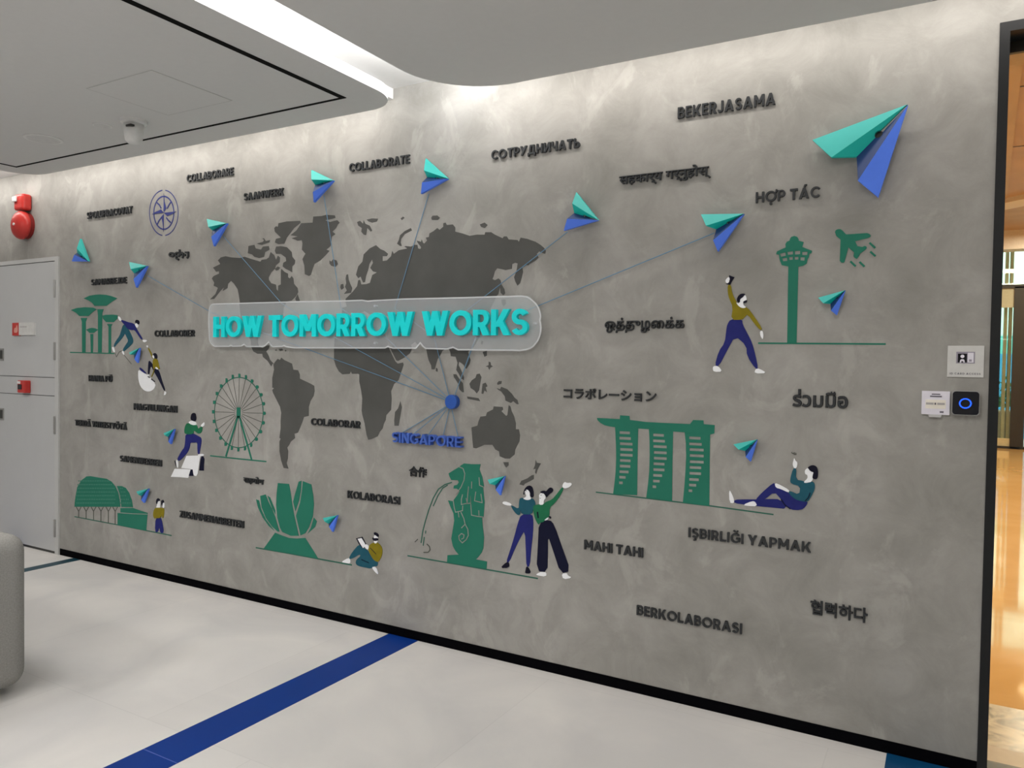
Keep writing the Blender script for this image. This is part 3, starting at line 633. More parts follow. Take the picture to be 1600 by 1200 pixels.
decal_part(t, 'ground_line', 'green', strokes=[([(1184.5,536.2),(1290,536.9),(1384,537.6)], 2.5)])
# aeroplane
t = motif('painted_aeroplane', 'green painted aeroplane silhouette flying with speed dashes', 1335, 410)
decal_part(t, 'aeroplane_body', 'green', [z([(655,130),(662,112),(680,103),(705,103),(722,115),(755,150),(940,138),(962,145),(975,160),(970,172),(950,182),(835,210),(855,255),(900,262),(920,253),(936,258),(940,272),(920,292),(880,320),(865,350),(850,368),(835,362),(820,345),(825,310),(795,285),(775,265),(740,395),(728,404),(710,400),(698,385),(705,195),(668,165)])], layer=2)
for q in ([(963,224),(1014,271)], [(970,303),(1016,344)], [(792,390),(840,435)], [(874,395),(918,437)]): decal_part(t, 'speed_dash', 'green', strokes=[(z(q), 3.0)], layer=2)
# compass rose
z = Z(220, 280, 12)
t = wallthing('painted_compass_rose', 'indigo painted compass rose at the upper left of the mural wall', 'painted motif', 256, 365)
def arc(rx, ry, a0, a1, n=40): return [(430+rx*math.cos(math.radians(a0+(a1-a0)*i/n)), 630+ry*math.sin(math.radians(a0+(a1-a0)*i/n))) for i in range(n+1)]
for a_ in ((-84, 84), (96, 264)): decal_part(t, 'outer_arc', 'compass', strokes=[(z(arc(268, 425, *a_)), 1.5)])
mb = MB(); add_ribbon(mb, onwall(z(arc(188, 308, 0, 360)[:-1]), .0012), .009, 0, .0012, True); mb.build('inner_ring', M['compass'], t)
for p in ([(428,265),(440,420),(475,540),(440,605),(425,605)], [(425,985),(412,860),(385,700),(425,655)], [(205,660),(280,610),(375,568),(400,600),(432,628),(300,645)], [(660,605),(580,655),(490,690),(460,655),(428,630),(560,615)]):
    decal_part(t, 'star_point', 'compass', [z(p)], layer=2)
for p in ([(298,440),(345,480),(378,545)], [(558,430),(525,480),(490,550)], [(305,845),(335,780),(385,715)], [(560,812),(510,770),(475,720)]): decal_part(t, 'star_ray', 'compass', strokes=[(z(p), 2.0)], layer=2)

# ------------------------------------------------------------------ painted figures
FG = 'painted figures on the mural wall'
def figure(label, px, py): return wallthing('painted_person', label, 'painted figure', px, py, FG)
def fig(root, z, items):
    for it in items:
        name, mat, polys = it[0], it[1], it[2]; lay = it[3] if len(it) > 3 else 2
        decal_part(root, name, mat, [z(p) for p in polys], layer=lay, smooth=0 if name.startswith(('sheet', 'phone', 'tablet')) else 1)
def lines(root, z, name, mat, pl, w=.9, layer=4): decal_part(root, name, mat, strokes=[(z(p), w) for p in pl], layer=layer)
z = Z(90, 440, 8)
t = figure('painted climber in navy sweater reaching down to help another', 205, 550)
fig(t, z, [('trousers', 'petrol', [[(815,543),(840,535),(872,580),(892,610),(922,670),(942,720),(942,765),(900,812),(855,850),(825,876),(813,850),(850,790),(885,740),(860,690),(840,645),(818,690),(770,750),(730,790),(712,822),(698,800),(728,740),(773,680),(795,610)]]),
  ('sweater', 'navy', [[(793,478),(830,488),(880,508),(935,518),(962,540),(970,565),(1000,615),(1030,668),(1060,716),(1045,728),(1000,662),(960,602),(920,608),(872,590),(840,545),(800,502)]], 3),
  ('head', 'skin', [[(966,530),(990,516),(1008,540),(1006,568),(988,578),(970,552)]]), ('hair', 'hair', [[(966,505),(974,480),(995,476),(1016,490),(1020,520),(1006,538),(988,518),(970,515)]], 3),
  ('hand', 'skin', [[(752,433),(776,440),(797,480),(785,497),(760,472)]]), ('hand', 'skin', [[(1056,735),(1082,725),(1118,735),(1112,747),(1080,762)]]),
  ('shoe', 'skin', [[(678,818),(702,818),(718,882),(700,884),(684,850)]]), ('shoe', 'skin', [[(800,872),(822,864),(834,917),(815,907)]])])
lines(t, z, 'rock_line', 'grey_line', [[(715,890),(735,942),(768,880),(800,866)], [(832,920),(880,980),(922,1030)]], .8, 1)
z = Z(130, 530, 8)
t = figure('painted climber in mustard top stepping on a white half disc', 245, 615)
fig(t, z, [('half_disc', 'skin', [[(690,378),(740,410),(800,445),(850,490),(902,562),(895,602),(860,642),(810,657),(758,640),(715,592),(692,522),(685,440)]]),
  ('disc_edge', 'navy', [[(698,355),(718,358),(752,390),(792,430),(772,432),(712,388)]], 3),
  ('sleeve', 'mustard', [[(803,108),(822,112),(862,190),(874,240),(862,244),(843,192)]]), ('sweater', 'mustard', [[(870,243),(922,243),(937,290),(947,350),(960,370),(935,378),(920,352),(890,362),(884,392),(868,330)]], 3),
  ('trousers', 'ink', [[(818,266),(842,280),(885,342),(892,378),(915,362),(942,390),(962,440),(987,530),(1024,632),(1013,650),(983,590),(938,500),(898,430),(878,395),(846,332),(832,380),(824,442),(806,442),(810,330)]]),
  ('head', 'skin', [[(860,205),(880,198),(892,236),(870,238)]], 3), ('hair', 'hair', [[(868,185),(895,170),(917,188),(927,225),(917,250),(888,242),(880,205)]], 2.6),
  ('hand', 'skin', [[(788,78),(810,80),(806,107),(793,98)]]), ('hand', 'skin', [[(903,343),(937,365),(930,382),(903,366)]], 4),
  ('shoe', 'skin', [[(1013,648),(1037,660),(1032,692),(1003,702),(1012,675)]]), ('shoe', 'skin', [[(798,440),(822,440),(824,462),(803,457)]], 4)])
lines(t, z, 'rope', 'mustard', [[(886,385),(868,430),(852,468)]], 1.4)
lines(t, z, 'edge_mark', 'hair', [[(806,466),(830,482)], [(848,498),(890,530)]], 1.3)
z = Z(170, 610, 8)
t = figure('painted figure in green sweater climbing two folded white sheets', 300, 745)
fig(t, z, [('sheet', 'skin', [[(970,818),(1050,815),(1145,813),(1130,890),(1118,980),(1108,1040),(1090,1072),(1062,1062),(1045,1005),(1030,985),(905,970),(938,890)]], 1.6),
  ('sheet', 'skin', [[(822,980),(920,982),(1032,990),(1008,1055),(992,1095),(880,1085),(775,1080)]], 2.2),
  ('sheet_underside', 'ink', [[(1160,822),(1185,828),(1196,860),(1190,930),(1188,1004),(1128,1002),(1138,920),(1146,860)]], 1.2), ('sheet_underside', 'ink', [[(1022,990),(1046,988),(1058,1068),(998,1068)]], 2.6),
  ('trousers', 'navy', [[(958,538),(1052,538),(1110,568),(1152,592),(1157,640),(1137,750),(1132,797),(1110,797),(1106,720),(1106,648),(1060,654),(1015,652),(1012,700),(987,770),(932,832),(880,884),(852,862),(878,810),(913,750),(943,715),(953,650)]], 3),
  ('sweater', 'figgreen', [[(983,403),(1030,428),(1096,428),(1112,482),(1130,470),(1148,452),(1168,460),(1162,512),(1142,537),(1113,542),(1080,512),(1057,500),(1057,548),(953,548),(940,510),(953,440)]], 3.4),
  ('collar', 'skin', [[(988,400),(1030,376),(1077,388),(1098,432),(1040,434)]], 4), ('hair', 'hair', [[(1018,362),(1028,300),(1050,280),(1078,286),(1086,325),(1090,350),(1080,387),(1050,384)]], 4.4),
  ('hand', 'skin', [[(1146,440),(1168,415),(1192,396),(1192,442),(1166,458)]], 4), ('shoe', 'skin', [[(836,868),(862,873),(868,968),(848,964)]], 3), ('shoe', 'hair', [[(817,868),(836,895),(846,964),(832,935)]], 2.4),
  ('shoe', 'skin', [[(1110,800),(1150,792),(1188,798),(1184,818),(1118,824)]], 3)])
z = Z(100, 700, 8)
t = figure('painted figure in mustard sweater holding a phone by the domed theatre', 248, 832)
fig(t, z, [('trousers', 'navy', [[(1143,868),(1208,868),(1228,930),(1248,1062),(1203,1064),(1188,985),(1175,1052),(1136,1050)]]),
  ('sweater', 'mustard', [[(1133,754),(1155,746),(1200,746),(1232,750),(1252,760),(1247,850),(1232,884),(1216,840),(1206,878),(1143,878),(1130,884),(1110,850),(1116,790)]], 3),
  ('head', 'skin', [[(1163,662),(1196,658),(1202,690),(1196,715),(1203,748),(1147,748),(1164,710)]], 2.6), ('hair', 'hair', [[(1148,660),(1164,628),(1186,633),(1198,660),(1172,667),(1163,706),(1150,692)]], 3.4),
  ('hand', 'skin', [[(1233,688),(1252,683),(1252,750),(1230,748)]], 3.4), ('phone', 'hair', [[(1213,660),(1234,648),(1248,670),(1240,692),(1222,724),(1213,700)]], 3)])
z = Z(480, 790, 10)
t = figure('painted bearded figure sitting on the ground reading a tablet', 570, 880)
fig(t, z, [('trousers', 'petrol', [[(812,600),(850,645),(920,680),(960,715),(1010,800),(1060,860),(1107,882),(1095,950),(1050,945),(1000,987),(900,968),(788,942),(752,900),(768,842),(832,790),(822,758),(700,832),(645,832),(698,730)]]),
  ('sweater', 'mustard', [[(983,600),(1040,577),(1095,577),(1152,628),(1174,690),(1168,770),(1143,832),(1107,884),(1048,862),(998,790),(957,712),(957,650)]], 3),
  ('head', 'skin', [[(1043,465),(1085,465),(1105,500),(1090,590),(1043,590),(1040,510)]], 3.4), ('hair', 'hair', [[(1040,412),(1107,440),(1114,492),(1090,484),(1062,460),(1040,450)]], 4), ('beard', 'hair', [[(1012,498),(1042,512),(1098,505),(1110,542),(1062,556),(1026,542)]], 4),
  ('tablet', 'hair', [[(762,512),(858,488),(915,598),(925,660),(890,656),(860,664),(806,600)]], 3), ('tablet_screen', 'skin', [[(786,520),(846,507),(900,592),(905,640),(870,664),(830,600)]], 4), ('hand', 'skin', [[(885,625),(915,600),(962,640),(948,692),(912,668)]], 4.6),
  ('shoe', 'skin', [[(526,882),(640,816),(668,840),(672,908),(600,897)]], 3), ('shoe', 'skin', [[(1002,958),(1072,958),(1115,1084),(1060,1042)]], 3)])
lines(t, z, 'fold_line', 'ink', [[(980,660),(1035,715),(1075,760)], [(845,845),(900,870),(960,895)]], .8)
z = Z(750, 730, 6.6667)
t = figure('painted dark-haired woman in petrol sweater and navy trousers holding out a palm', 822, 892)
fig(t, z, [('trousers', 'navy', [[(428,486),(542,486),(555,560),(552,680),(532,860),(517,1036),(483,1036),(478,900),(468,655),(420,732),(362,850),(302,996),(272,988),(308,880),(358,720),(388,600)]]),
  ('sweater', 'petrol', [[(413,323),(445,319),(490,338),(542,322),(568,350),(578,390),(553,430),(543,492),(428,492),(424,440),(415,503),(378,492),(328,422),(323,393),(402,440),(405,370)]], 3),
  ('head', 'skin', [[(463,240),(490,222),(520,258),(517,300),(538,332),(490,345),(442,326),(480,310),(480,282),(460,270)]], 3.4), ('hair', 'hair', [[(466,220),(500,190),(536,198),(553,240),(558,313),(525,315),(521,262),(492,228),(466,246),(456,294),(448,270)]], 4),
  ('hand', 'skin', [[(228,375),(250,353),(322,378),(328,402),(268,396)]], 3), ('shoe', 'hair', [[(207,1052),(275,986),(303,998),(303,1048)]], 3), ('shoe', 'hair', [[(483,1030),(512,1058),(530,1108),(467,1108),(474,1070)]], 3)])
lines(t, z, 'face_line', 'ink', [[(470,243),(484,247)], [(466,262),(470,272)], [(480,226),(490,231)]], .7, 5)
t = figure('painted woman in green sweater and black wide trousers with arm raised', 865, 903)
fig(t, z, [('trousers', 'ink', [[(613,572),(722,546),(772,600),(852,830),(943,1082),(838,1108),(758,860),(706,708),(706,900),(700,1098),(587,1080),(603,800)]], 2.4),
  ('sweater', 'figgreen', [[(568,393),(615,388),(660,388),(680,363),(750,338),(800,278),(858,202),(868,230),(832,300),(772,382),(722,422),(722,512),(690,532),(662,572),(622,578),(610,606),(573,540),(553,460),(553,408)]], 3.2),
  ('head', 'skin', [[(613,280),(660,262),(688,320),(662,345),(662,392),(613,392),(618,340)]], 3.8), ('hair', 'hair', [[(622,255),(660,243),(688,253),(718,215),(740,212),(760,232),(755,258),(722,280),(702,302),(692,316),(668,275),(638,270)]], 4.4),
  ('hand', 'skin', [[(856,190),(878,152),(900,165),(948,162),(953,190),(902,222),(863,217)]], 3.8), ('hand', 'skin', [[(662,556),(712,518),(704,550)]], 4), ('belt_bow', 'hair', [[(708,508),(740,518),(732,544)]], 4.4),
  ('shoe', 'skin', [[(586,1112),(640,1088),(692,1098),(687,1142),(590,1126)]], 3), ('shoe', 'skin', [[(848,1110),(905,1102),(912,1130),(958,1152),(868,1170)]], 3)])
lines(t, z, 'fold_line', 'ink', [[(598,465),(606,530)]], 2.2)
lines(t, z, 'face_line', 'ink', [[(630,292),(640,290)], [(622,322),(630,326)]], .7, 5)
z = Z(1090, 420, 6.6667)
t = figure('painted bearded walker in mustard sweater raising a phone', 1155, 582)
fig(t, z, [('trousers', 'navy', [[(343,524),(463,524),(468,580),(522,680),(567,770),(602,900),(631,1040),(603,1043),(513,910),(508,800),(390,697),(302,860),(222,1014),(177,1014),(218,860),(283,770),(298,640),(308,580)]]),
  ('sweater', 'mustard', [[(313,165),(347,162),(360,260),(402,340),(430,383),(470,406),(517,398),(592,500),(673,622),(655,643),(598,582),(520,472),(492,500),(463,532),(347,532),(368,400),(328,310),(313,250)]], 3),
  ('head', 'skin', [[(452,300),(495,267),(511,310),(502,340),(472,345),(478,380),(508,402),(470,412),(428,392),(397,345),(432,365),(440,310)]], 3.6), ('hair', 'hair', [[(406,312),(433,268),(470,256),(498,263),(472,296),(442,316),(442,352),(413,347)]], 4.2), ('beard', 'hair', [[(473,340),(515,322),(513,350),(478,358)]], 4.2),
  ('phone', 'hair', [[(328,66),(382,88),(352,137),(337,168),(292,157),(328,140)]], 4), ('hand', 'skin', [[(287,120),(320,82),(337,100),(322,150),(298,150)]], 4.6), ('hand', 'skin', [[(648,650),(676,643),(685,690),(680,740),(653,700)]], 3),
  ('shoe', 'skin', [[(163,1012),(215,1012),(258,1073),(168,1073),(157,1045)]], 3), ('shoe', 'skin', [[(602,1043),(640,1038),(724,1088),(592,1091)]], 3)])
z = Z(1110, 670, 8)
t = figure('painted reclining figure in petrol top pointing a finger upwards', 1205, 795)
fig(t, z, [('trousers', 'navy', [[(296,886),(440,882),(560,884),(700,878),(885,880),(965,1004),(780,985),(580,967),(440,948),(296,930)]], 2),
  ('trousers', 'navy', [[(783,676),(812,690),(832,738),(980,796),(1062,878),(1150,903),(1220,908),(1193,972),(1132,1018),(1000,1012),(930,945),(872,868),(800,788),(682,880),(592,932),(558,892),(640,800)]], 2.6),
  ('sweater', 'petrol', [[(1033,492),(1075,488),(1067,638),(1165,652),(1180,673),(1278,657),(1305,690),(1303,760),(1262,842),(1218,914),(1150,908),(1058,883),(982,812),(982,772),(1110,828),(1123,717),(1008,688),(993,640)]], 3.4),
  ('head', 'skin', [[(1178,520),(1215,486),(1250,526),(1292,545),(1278,572),(1278,660),(1180,680),(1167,662),(1213,622),(1213,577),(1183,567)]], 4), ('hair', 'hair', [[(1222,475),(1270,453),(1322,468),(1345,520),(1343,602),(1325,633),(1274,622),(1279,572),(1292,545),(1250,532),(1217,490)]], 4.6),
  ('hand', 'skin', [[(1047,362),(1058,398),(1088,420),(1077,494),(1043,494),(1026,440),(1038,395)]], 4), ('forearm', 'skin', [[(800,676),(870,703),(988,768),(975,798),(880,752),(818,738)]], 4),
  ('shoe', 'skin', [[(233,762),(262,800),(298,890),(292,933),(238,922)]], 3), ('shoe', 'skin', [[(402,952),(520,903),(562,913),(584,968),(480,967)]], 3.4)])
lines(t, z, 'fold_line', 'ink', [[(880,880),(930,955),(1000,1004)], [(1180,905),(1225,860),(1245,800)]], 1.2, 5)
lines(t, z, 'swirl', 'grey_line', [[(1012,292),(1025,310),(1050,300),(1045,322),(1072,318),(1066,300)]], 1.0, 2)

# ------------------------------------------------------------------ raised lettering
def _rect(a, b, c, d): return ('p', [(a, b), (c, b), (c, d), (a, d)])
def _dg(x0, y0, x1, y1, s): return ('p', [(x0, y0), (x0+s, y0), (x1+s, y1), (x1, y1)])
def _arc(cx, cy, rx, ry, a0, a1, t=.18, n=None): return ('a', cx, cy, rx, ry, a0, a1, t)
_B = [_rect(0, 0, .185, 1)]
GL = {
 'A': (.86, [_dg(0, 0, .32, 1, .22), _dg(.64, 0, .32, 1, .22), _rect(.2, .20, .66, .34)]),
 'B': (.67, _B+[_rect(.1, .855, .38, 1), _rect(.1, .435, .40, .58), _rect(.1, 0, .38, .145), _arc(.37, .7175, .26, .2825, -90, 90, .15), _arc(.37, .29, .30, .29, -90, 90, .15)]),
 'C': (.80, [_arc(.46, .5, .46, .5, 42, 318)]),
 'D': (.80, _B+[_rect(.1, .82, .35, 1), _rect(.1, 0, .35, .18), _arc(.34, .5, .46, .5, -90, 90)]),
 'E': (.58, _B+[_rect(.1, .85, .57, 1), _rect(.1, .425, .53, .575), _rect(.1, 0, .58, .15)]),
 'G': (.86, [_arc(.46, .5, .46, .5, 42, 335), _rect(.50, .38, .87, .55), _rect(.68, .13, .87, .5)]),
 'H': (.75, _B+[_rect(.55, 0, .75, 1), _rect(.1, .41, .65, .59)]),
 'I': (.20, _B),
 'J': (.50, [_rect(.3, .28, .5, 1), _arc(.22, .28, .28, .28, 195, 360)]),
 'K': (.78, _B+[_dg(.13, .34, .52, 1, .23), _dg(.54, 0, .24, .56, .23)]),
 'L': (.56, _B+[_rect(.1, 0, .56, .18)]),
 'M': (.92, _B+[_rect(.72, 0, .92, 1), _dg(.345, .26, .0, 1, .23), _dg(.345, .26, .69, 1, .23)]),
 'N': (.78, _B+[_rect(.58, 0, .78, 1), _dg(.53, 0, 0, 1, .25)]),
 'O': (.98, [_arc(.49, .5, .49, .5, 0, 360)]),
 'P': (.66, _B+[_rect(.1, .85, .36, 1), _rect(.1, .34, .36, .49), _arc(.35, .67, .31, .33, -90, 90, .16)]),
 'R': (.70, _B+[_rect(.1, .85, .36, 1), _rect(.1, .34, .36, .49), _arc(.35, .67, .31, .33, -90, 90, .16), _dg(.44, 0, .24, .42, .25)]),
 'S': (.64, [_arc(.32, .7100, .31, .2900, 28, 270, .165), _arc(.32, .2900, .32, .2900, -152, 90, .165)]),
 'T': (.68, [_rect(.24, 0, .44, 1), _rect(0, .81, .68, 1)]),
 'U': (.74, [_rect(0, .35, .2, 1), _rect(.54, .35, .74, 1), _arc(.37, .37, .37, .37, 180, 360)]),
 'V': (.84, [_dg(.31, 0, 0, 1, .22), _dg(.31, 0, .62, 1, .22)]),
 'W': (1.22, [_dg(.26, 0, 0, 1, .22), _dg(.26, 0, .50, 1, .22), _dg(.74, 0, .50, 1, .22), _dg(.74, 0, 1.0, 1, .22)]),
 'Y': (.80, [_rect(.30, 0, .50, .45), _dg(.285, .36, 0, 1, .23), _dg(.285, .36, .57, 1, .23)]),
 'Z': (.64, [_rect(.03, .82, .63, 1), _rect(0, 0, .64, .18), _dg(.0, .1, .38, .9, .25)]),
 'У': (.80, [_dg(.27, .30, 0, 1, .23), _dg(.08, 0, .57, 1, .23)]),
 'Д': (.92, [_rect(0, -.2, .18, .18), _rect(.74, -.2, .92, .18), _rect(0, 0, .92, .18), _dg(.13, .1, .24, 1, .2), _rect(.58, .1, .78, 1), _rect(.28, .82, .7, 1)]),
 'И': (.78, _B+[_rect(.58, 0, .78, 1), _dg(0, 0, .53, 1, .25)]),
 'Ч': (.70, [_rect(.5, 0, .7, 1), _rect(0, .66, .2, 1), _arc(.33, .66, .33, .32, 180, 270), _rect(.3, .34, .6, .53)]),
 'Ь': (.66, _B+[_rect(.1, .46, .36, .63), _rect(.1, 0, .36, .18), _arc(.35, .315, .31, .315, -90, 90, .19)]),
}
def _acc(base, extra): GL[extra[0]] = (GL[base][0], GL[base][1]+extra[1])
for b_, ch in (('A', 'Ä'), ('O', 'Ö')):
    w_ = GL[b_][0]/2; _acc(b_, (ch, [_rect(w_-.24, 1.09, w_-.06, 1.27), _rect(w_+.06, 1.09, w_+.24, 1.27)]))
_acc('U', ('Ū', [_rect(.12, 1.09, .62, 1.22)])); _acc('A', ('Á', [('p', [(.36, 1.07), (.50, 1.07), (.66, 1.30), (.46, 1.30)])]))
_acc('O', ('Ợ', [_rect(.39, -.28, .59, -.09), ('p', [(.82, .80), (.92, .76), (1.06, .92), (1.04, 1.10), (.90, 1.10), (.90, .96)])]))
_acc('G', ('Ğ', [('a', .46, 1.30, .24, .22, 190, 350, .13)])); _acc('S', ('Ş', [('p', [(.24, -.02), (.40, -.02), (.36, -.12), (.46, -.2), (.36, -.32), (.18, -.30), (.18, -.21), (.29, -.22), (.24, -.12)])]))
for a_, b_ in zip('СОТРНА', 'COTPHA'): GL[a_] = GL[b_]
GAP, SPACE = .115, .40
def glyph_loops(g):
    out = []
    for e in g:
        if e[0] == 'p': out.append([e[1]])
        else:
            _, cx, cy, rx, ry, a0, a1, t = e; n = max(6, int(abs(a1-a0)/10))
            pt = lambda r1, r2, a: (cx+r1*math.cos(a), cy+r2*math.sin(a))
            A = [math.radians(a0+(a1-a0)*i/n) for i in range(n+1)]
            if a1-a0 >= 360: out.append([[pt(rx, ry, a) for a in A[:-1]], [pt(rx-t, ry-t*.94, a) for a in A[:-1]]])
            else: out.append([[pt(rx, ry, a) for a in A]+[pt(rx-t, ry-t*.94, a) for a in reversed(A)]])
    return out
def fatten(l, e):
    if not e: return l
    ar = sum(a[0]*b[1]-b[0]*a[1] for a, b in zip(l, l[1:]+l[:1])); sg = 1 if ar > 0 else -1; out = []
    for i in range(len(l)):
        p, q, r = Vector(l[i-1]), Vector(l[i]), Vector(l[(i+1) % len(l)])
        d1, d2 = (q-p).normalized(), (r-q).normalized()
        n1, n2 = Vector((d1.y, -d1.x))*sg, Vector((d2.y, -d2.x))*sg
        m = n1+n2; m = n1 if m.length < 1e-6 else m.normalized(); k = e/max(.62, m.dot(n1))
        out.append((q.x+m.x*k, q.y+m.y*k))
    return out
def letters(root, text, x0, x1, z0, z1, d0, d1, mat, bold=0):
    tot = 0
    for i, ch in enumerate(text):
        tot += SPACE if ch == ' ' else GL[ch][0]
        if ch != ' ' and i < len(text)-1 and text[i+1] != ' ': tot += GAP
    sx = (x1-x0)/(tot+2*bold); sz = (z1-z0)/(1+2*bold); cur = bold; z0 += bold*sz
    for i, ch in enumerate(text):
        if ch == ' ': cur += SPACE; continue
        mb = MB()
        for q_, lo_ in enumerate(glyph_loops(GL[ch][1])):
            mb.prism([[(x0+(cur+a)*sx, z0+b*sz) for a, b in fatten(l, bold if h_ == 0 else -bold)] for h_, l in enumerate(lo_)], d0, d1-(d1-d0)*.012*q_)
        mb.build('letter', mat, root)
        cur += GL[ch][0]
        if i < len(text)-1 and text[i+1] != ' ': cur += GAP
WG = 'charcoal raised words on the mural wall'
TH = .011
def word(text, label, lx, rx, tl, bl, tr, br, d0=0.0, d1=TH, mat='letter', name='word_sign', group=WG):
    a = P(lx, (tl+bl)/2, d1); b = P(rx, (tr+br)/2, d1)
    zb_ = (P(lx, bl, d1).z+P(rx, br, d1).z)/2; zt = (P(lx, tl, d1).z+P(rx, tr, d1).z)/2
    r = thing(name, label, 'wall lettering', ((a.x+b.x)/2, 0, zb_), group)
    letters(r, text, a.x, b.x, zb_, zt, d0, d1, M[mat]); return r
def lab(w, where): return 'charcoal raised letters reading %s %s' % (w, where)
for w, where, *q in (
  ('COLLABORARE', 'near the ceiling at upper left', 291.4, 363.7, 271.7, 283, 262.8, 274.5),
  ('SPOLUPRACOVAT', 'left of the compass rose', 135.4, 205.6, 330.5, 341, 323, 334),
  ('SAAMWERK', 'below the left ceiling edge', 380.6, 442.3, 301.3, 312.5, 294, 305.6),
  ('SAMARBEJDE', 'above the funnel trees', 142, 196.8, 436, 445, 433, 443),
  ('COLLABORER', 'left of the title panel', 241, 303, 516, 526, 515.5, 525.5),
  ('HANA PŪ', 'below the funnel trees', 138, 174, 586.3, 595.6, 587.3, 597),
  ('MAGTULUNGAN', 'below the white half disc', 208.5, 275.6, 630, 640.4, 634.4, 644.8),
  ('TEHDÄ YHTEISTYÖTÄ', 'at far left, mid height', 116.6, 196.9, 656, 665, 662, 671.5),
  ('SAMENWERKEN', 'above the domed theatre', 186.9, 251.5, 712, 721.5, 718.5, 728.3),
  ('ZUSAMMENARBEITEN', 'between domed theatre and lotus building', 280.2, 380, 798.5, 808.5, 814, 825),
  ('COLABORAR', 'between two dark map continents', 485.6, 561.9, 653.5, 664.4, 657.8, 669),
  ('KOLABORASI', 'right of the lotus building', 542.5, 623.8, 766.9, 778.8, 776.3, 788),
  ('COLLABORATE', 'between two paper planes at the top', 545.3, 639.4, 254.5, 267, 242.3, 256),
  ('СОТРУДНИЧАТЬ', 'in Cyrillic at the top centre', 767.5, 905.6, 233.8, 248.1, 216.5, 231.3),
  ('BEKERJASAMA', 'at the top right', 1058.8, 1211.3, 166.3, 183.1, 145.3, 164.4),
  ('HỢP TÁC', 'left of the largest paper plane', 1180.7, 1281, 299.6, 316, 291.5, 308.5),
  ('MAHI TAHI', 'right of the painted women', 912.3, 1004.5, 844, 858, 856.5, 872),
  ('IŞBIRLIĞI YAPMAK', 'under the reclining figure', 1075.3, 1267, 824.8, 839, 847.4, 864.2),
  ('BERKOLABORASI', 'low down near the black skirting', 994.4, 1159, 947, 961, 974, 991)):
    word(w, lab(w, where), *q)
word('SINGAPORE', 'blue raised letters reading SINGAPORE under the blue disc', 612.3, 719.7, 675.3, 691, 682.8, 699.5, 0, .03, 'place', 'place_name_sign', None)

def script_word(text, label, lx, rx, top, bot, bold=.030):
    """non-Latin words: outline text turned into a mesh and fitted to its box on the wall"""
    cu = bpy.data.curves.new('t', 'FONT'); cu.body = text; cu.size = 1; cu.extrude = .02; cu.bevel_depth = bold; cu.bevel_resolution = 0; cu.resolution_u = 4
    ob = bpy.data.objects.new('t', cu); COL.objects.link(ob)
    bpy.context.view_layer.update()
    me = bpy.data.meshes.new_from_object(ob.evaluated_get(bpy.context.evaluated_depsgraph_get()))
    vs = [v.co.copy() for v in me.vertices]; fs = [tuple(p.vertices) for p in me.polygons]
    bpy.data.objects.remove(ob); bpy.data.curves.remove(cu); bpy.data.meshes.remove(me)
    par = list(range(len(vs)))
    def find(i):
        while par[i] != i: par[i] = par[par[i]]; i = par[i]
        return i
    for f in fs:
        for k in f[1:]: par[find(k)] = find(f[0])
    isl = {}
    for i in range(len(vs)): isl.setdefault(find(i), []).append(i)
    grp = sorted(([min(vs[i].x for i in g), max(vs[i].x for i in g), set(g)] for g in isl.values()), key=lambda g: g[0])
    out = []
    for g in grp:
        if out and g[0] < out[-1][1]-.35*min(g[1]-g[0], out[-1][1]-out[-1][0]): out[-1][1] = max(out[-1][1], g[1]); out[-1][2] |= g[2]
        else: out.append(g)
    xs = [v.x for v in vs]; ys = [v.y for v in vs]; zs = [v.z for v in vs]
    x0, x1, y0, y1, z0, z1 = min(xs), max(xs), min(ys), max(ys), min(zs), max(zs)
    a = P(lx, (top[0]+bot[0])/2, TH); b = P(rx, (top[1]+bot[1])/2, TH)
    zb_ = (P(lx, bot[0], TH).z+P(rx, bot[1], TH).z)/2; zt = (P(lx, top[0], TH).z+P(rx, top[1], TH).z)/2
    mp_ = lambda v: (a.x+(v.x-x0)/(x1-x0)*(b.x-a.x), -(v.z-z0)/(z1-z0)*TH, zb_+(v.y-y0)/(y1-y0)*(zt-zb_))
    r = thing('word_sign', label, 'wall lettering', ((a.x+b.x)/2, 0, zb_), WG)
    for g in out:
        idx = sorted(g[2]); mapi = {k: n for n, k in enumerate(idx)}
        mb = MB(); mb.add([mp_(vs[i]) for i in idx], [tuple(mapi[i] for i in f) for f in fs if f[0] in g[2]])
        mb.build('letter', M['letter'], r)
    return r
zw = Z(255, 380, 32)
t = wallthing('word_sign', 'shortest charcoal raised word in looped script under the compass rose', 'wall lettering', 279, 405, WG)
for sts in ([[(400+115*math.cos(a), 570+88*math.sin(a)) for a in [math.pi*2*i/16 for i in range(16)]]], [[(735,470),(660,460),(595,510),(600,600),(665,635),(770,630)], [(785,310),(785,640)], [(605,660),(630,760),(740,822)]],
            [[(850,610),(850,500),(910,470),(965,520),(960,620),(925,740)]], [[(1070,460),(1215,455),(1215,640),(1160,745)], [(1035,560),(1070,620)]]):
    mb = MB()
    for k_, p_ in enumerate(sts): add_ribbon(mb, onwall(zw(p_), TH), .0105, .0004, TH-.0002*k_, len(p_) == 16)
    mb.build('letter', M['letter'], t)
script_word('सहयोग', 'short charcoal raised Devanagari word above the lotus building', 379.5, 411, (743, 746.5), (756, 759))
script_word('合作', 'two charcoal raised Chinese characters above the water jet', 638.1, 665.6, (728.5, 730), (744.4, 746.5))
script_word('सहकार्य गर्नुहोस्', 'long charcoal raised Devanagari words at upper right of centre', 966.9, 1110.5, (270.5, 253.5), (292, 279))
script_word('ஒத்துழைக்க', 'charcoal raised Tamil word above the katakana word', 944.2, 1069, (496, 495), (520, 519.5))
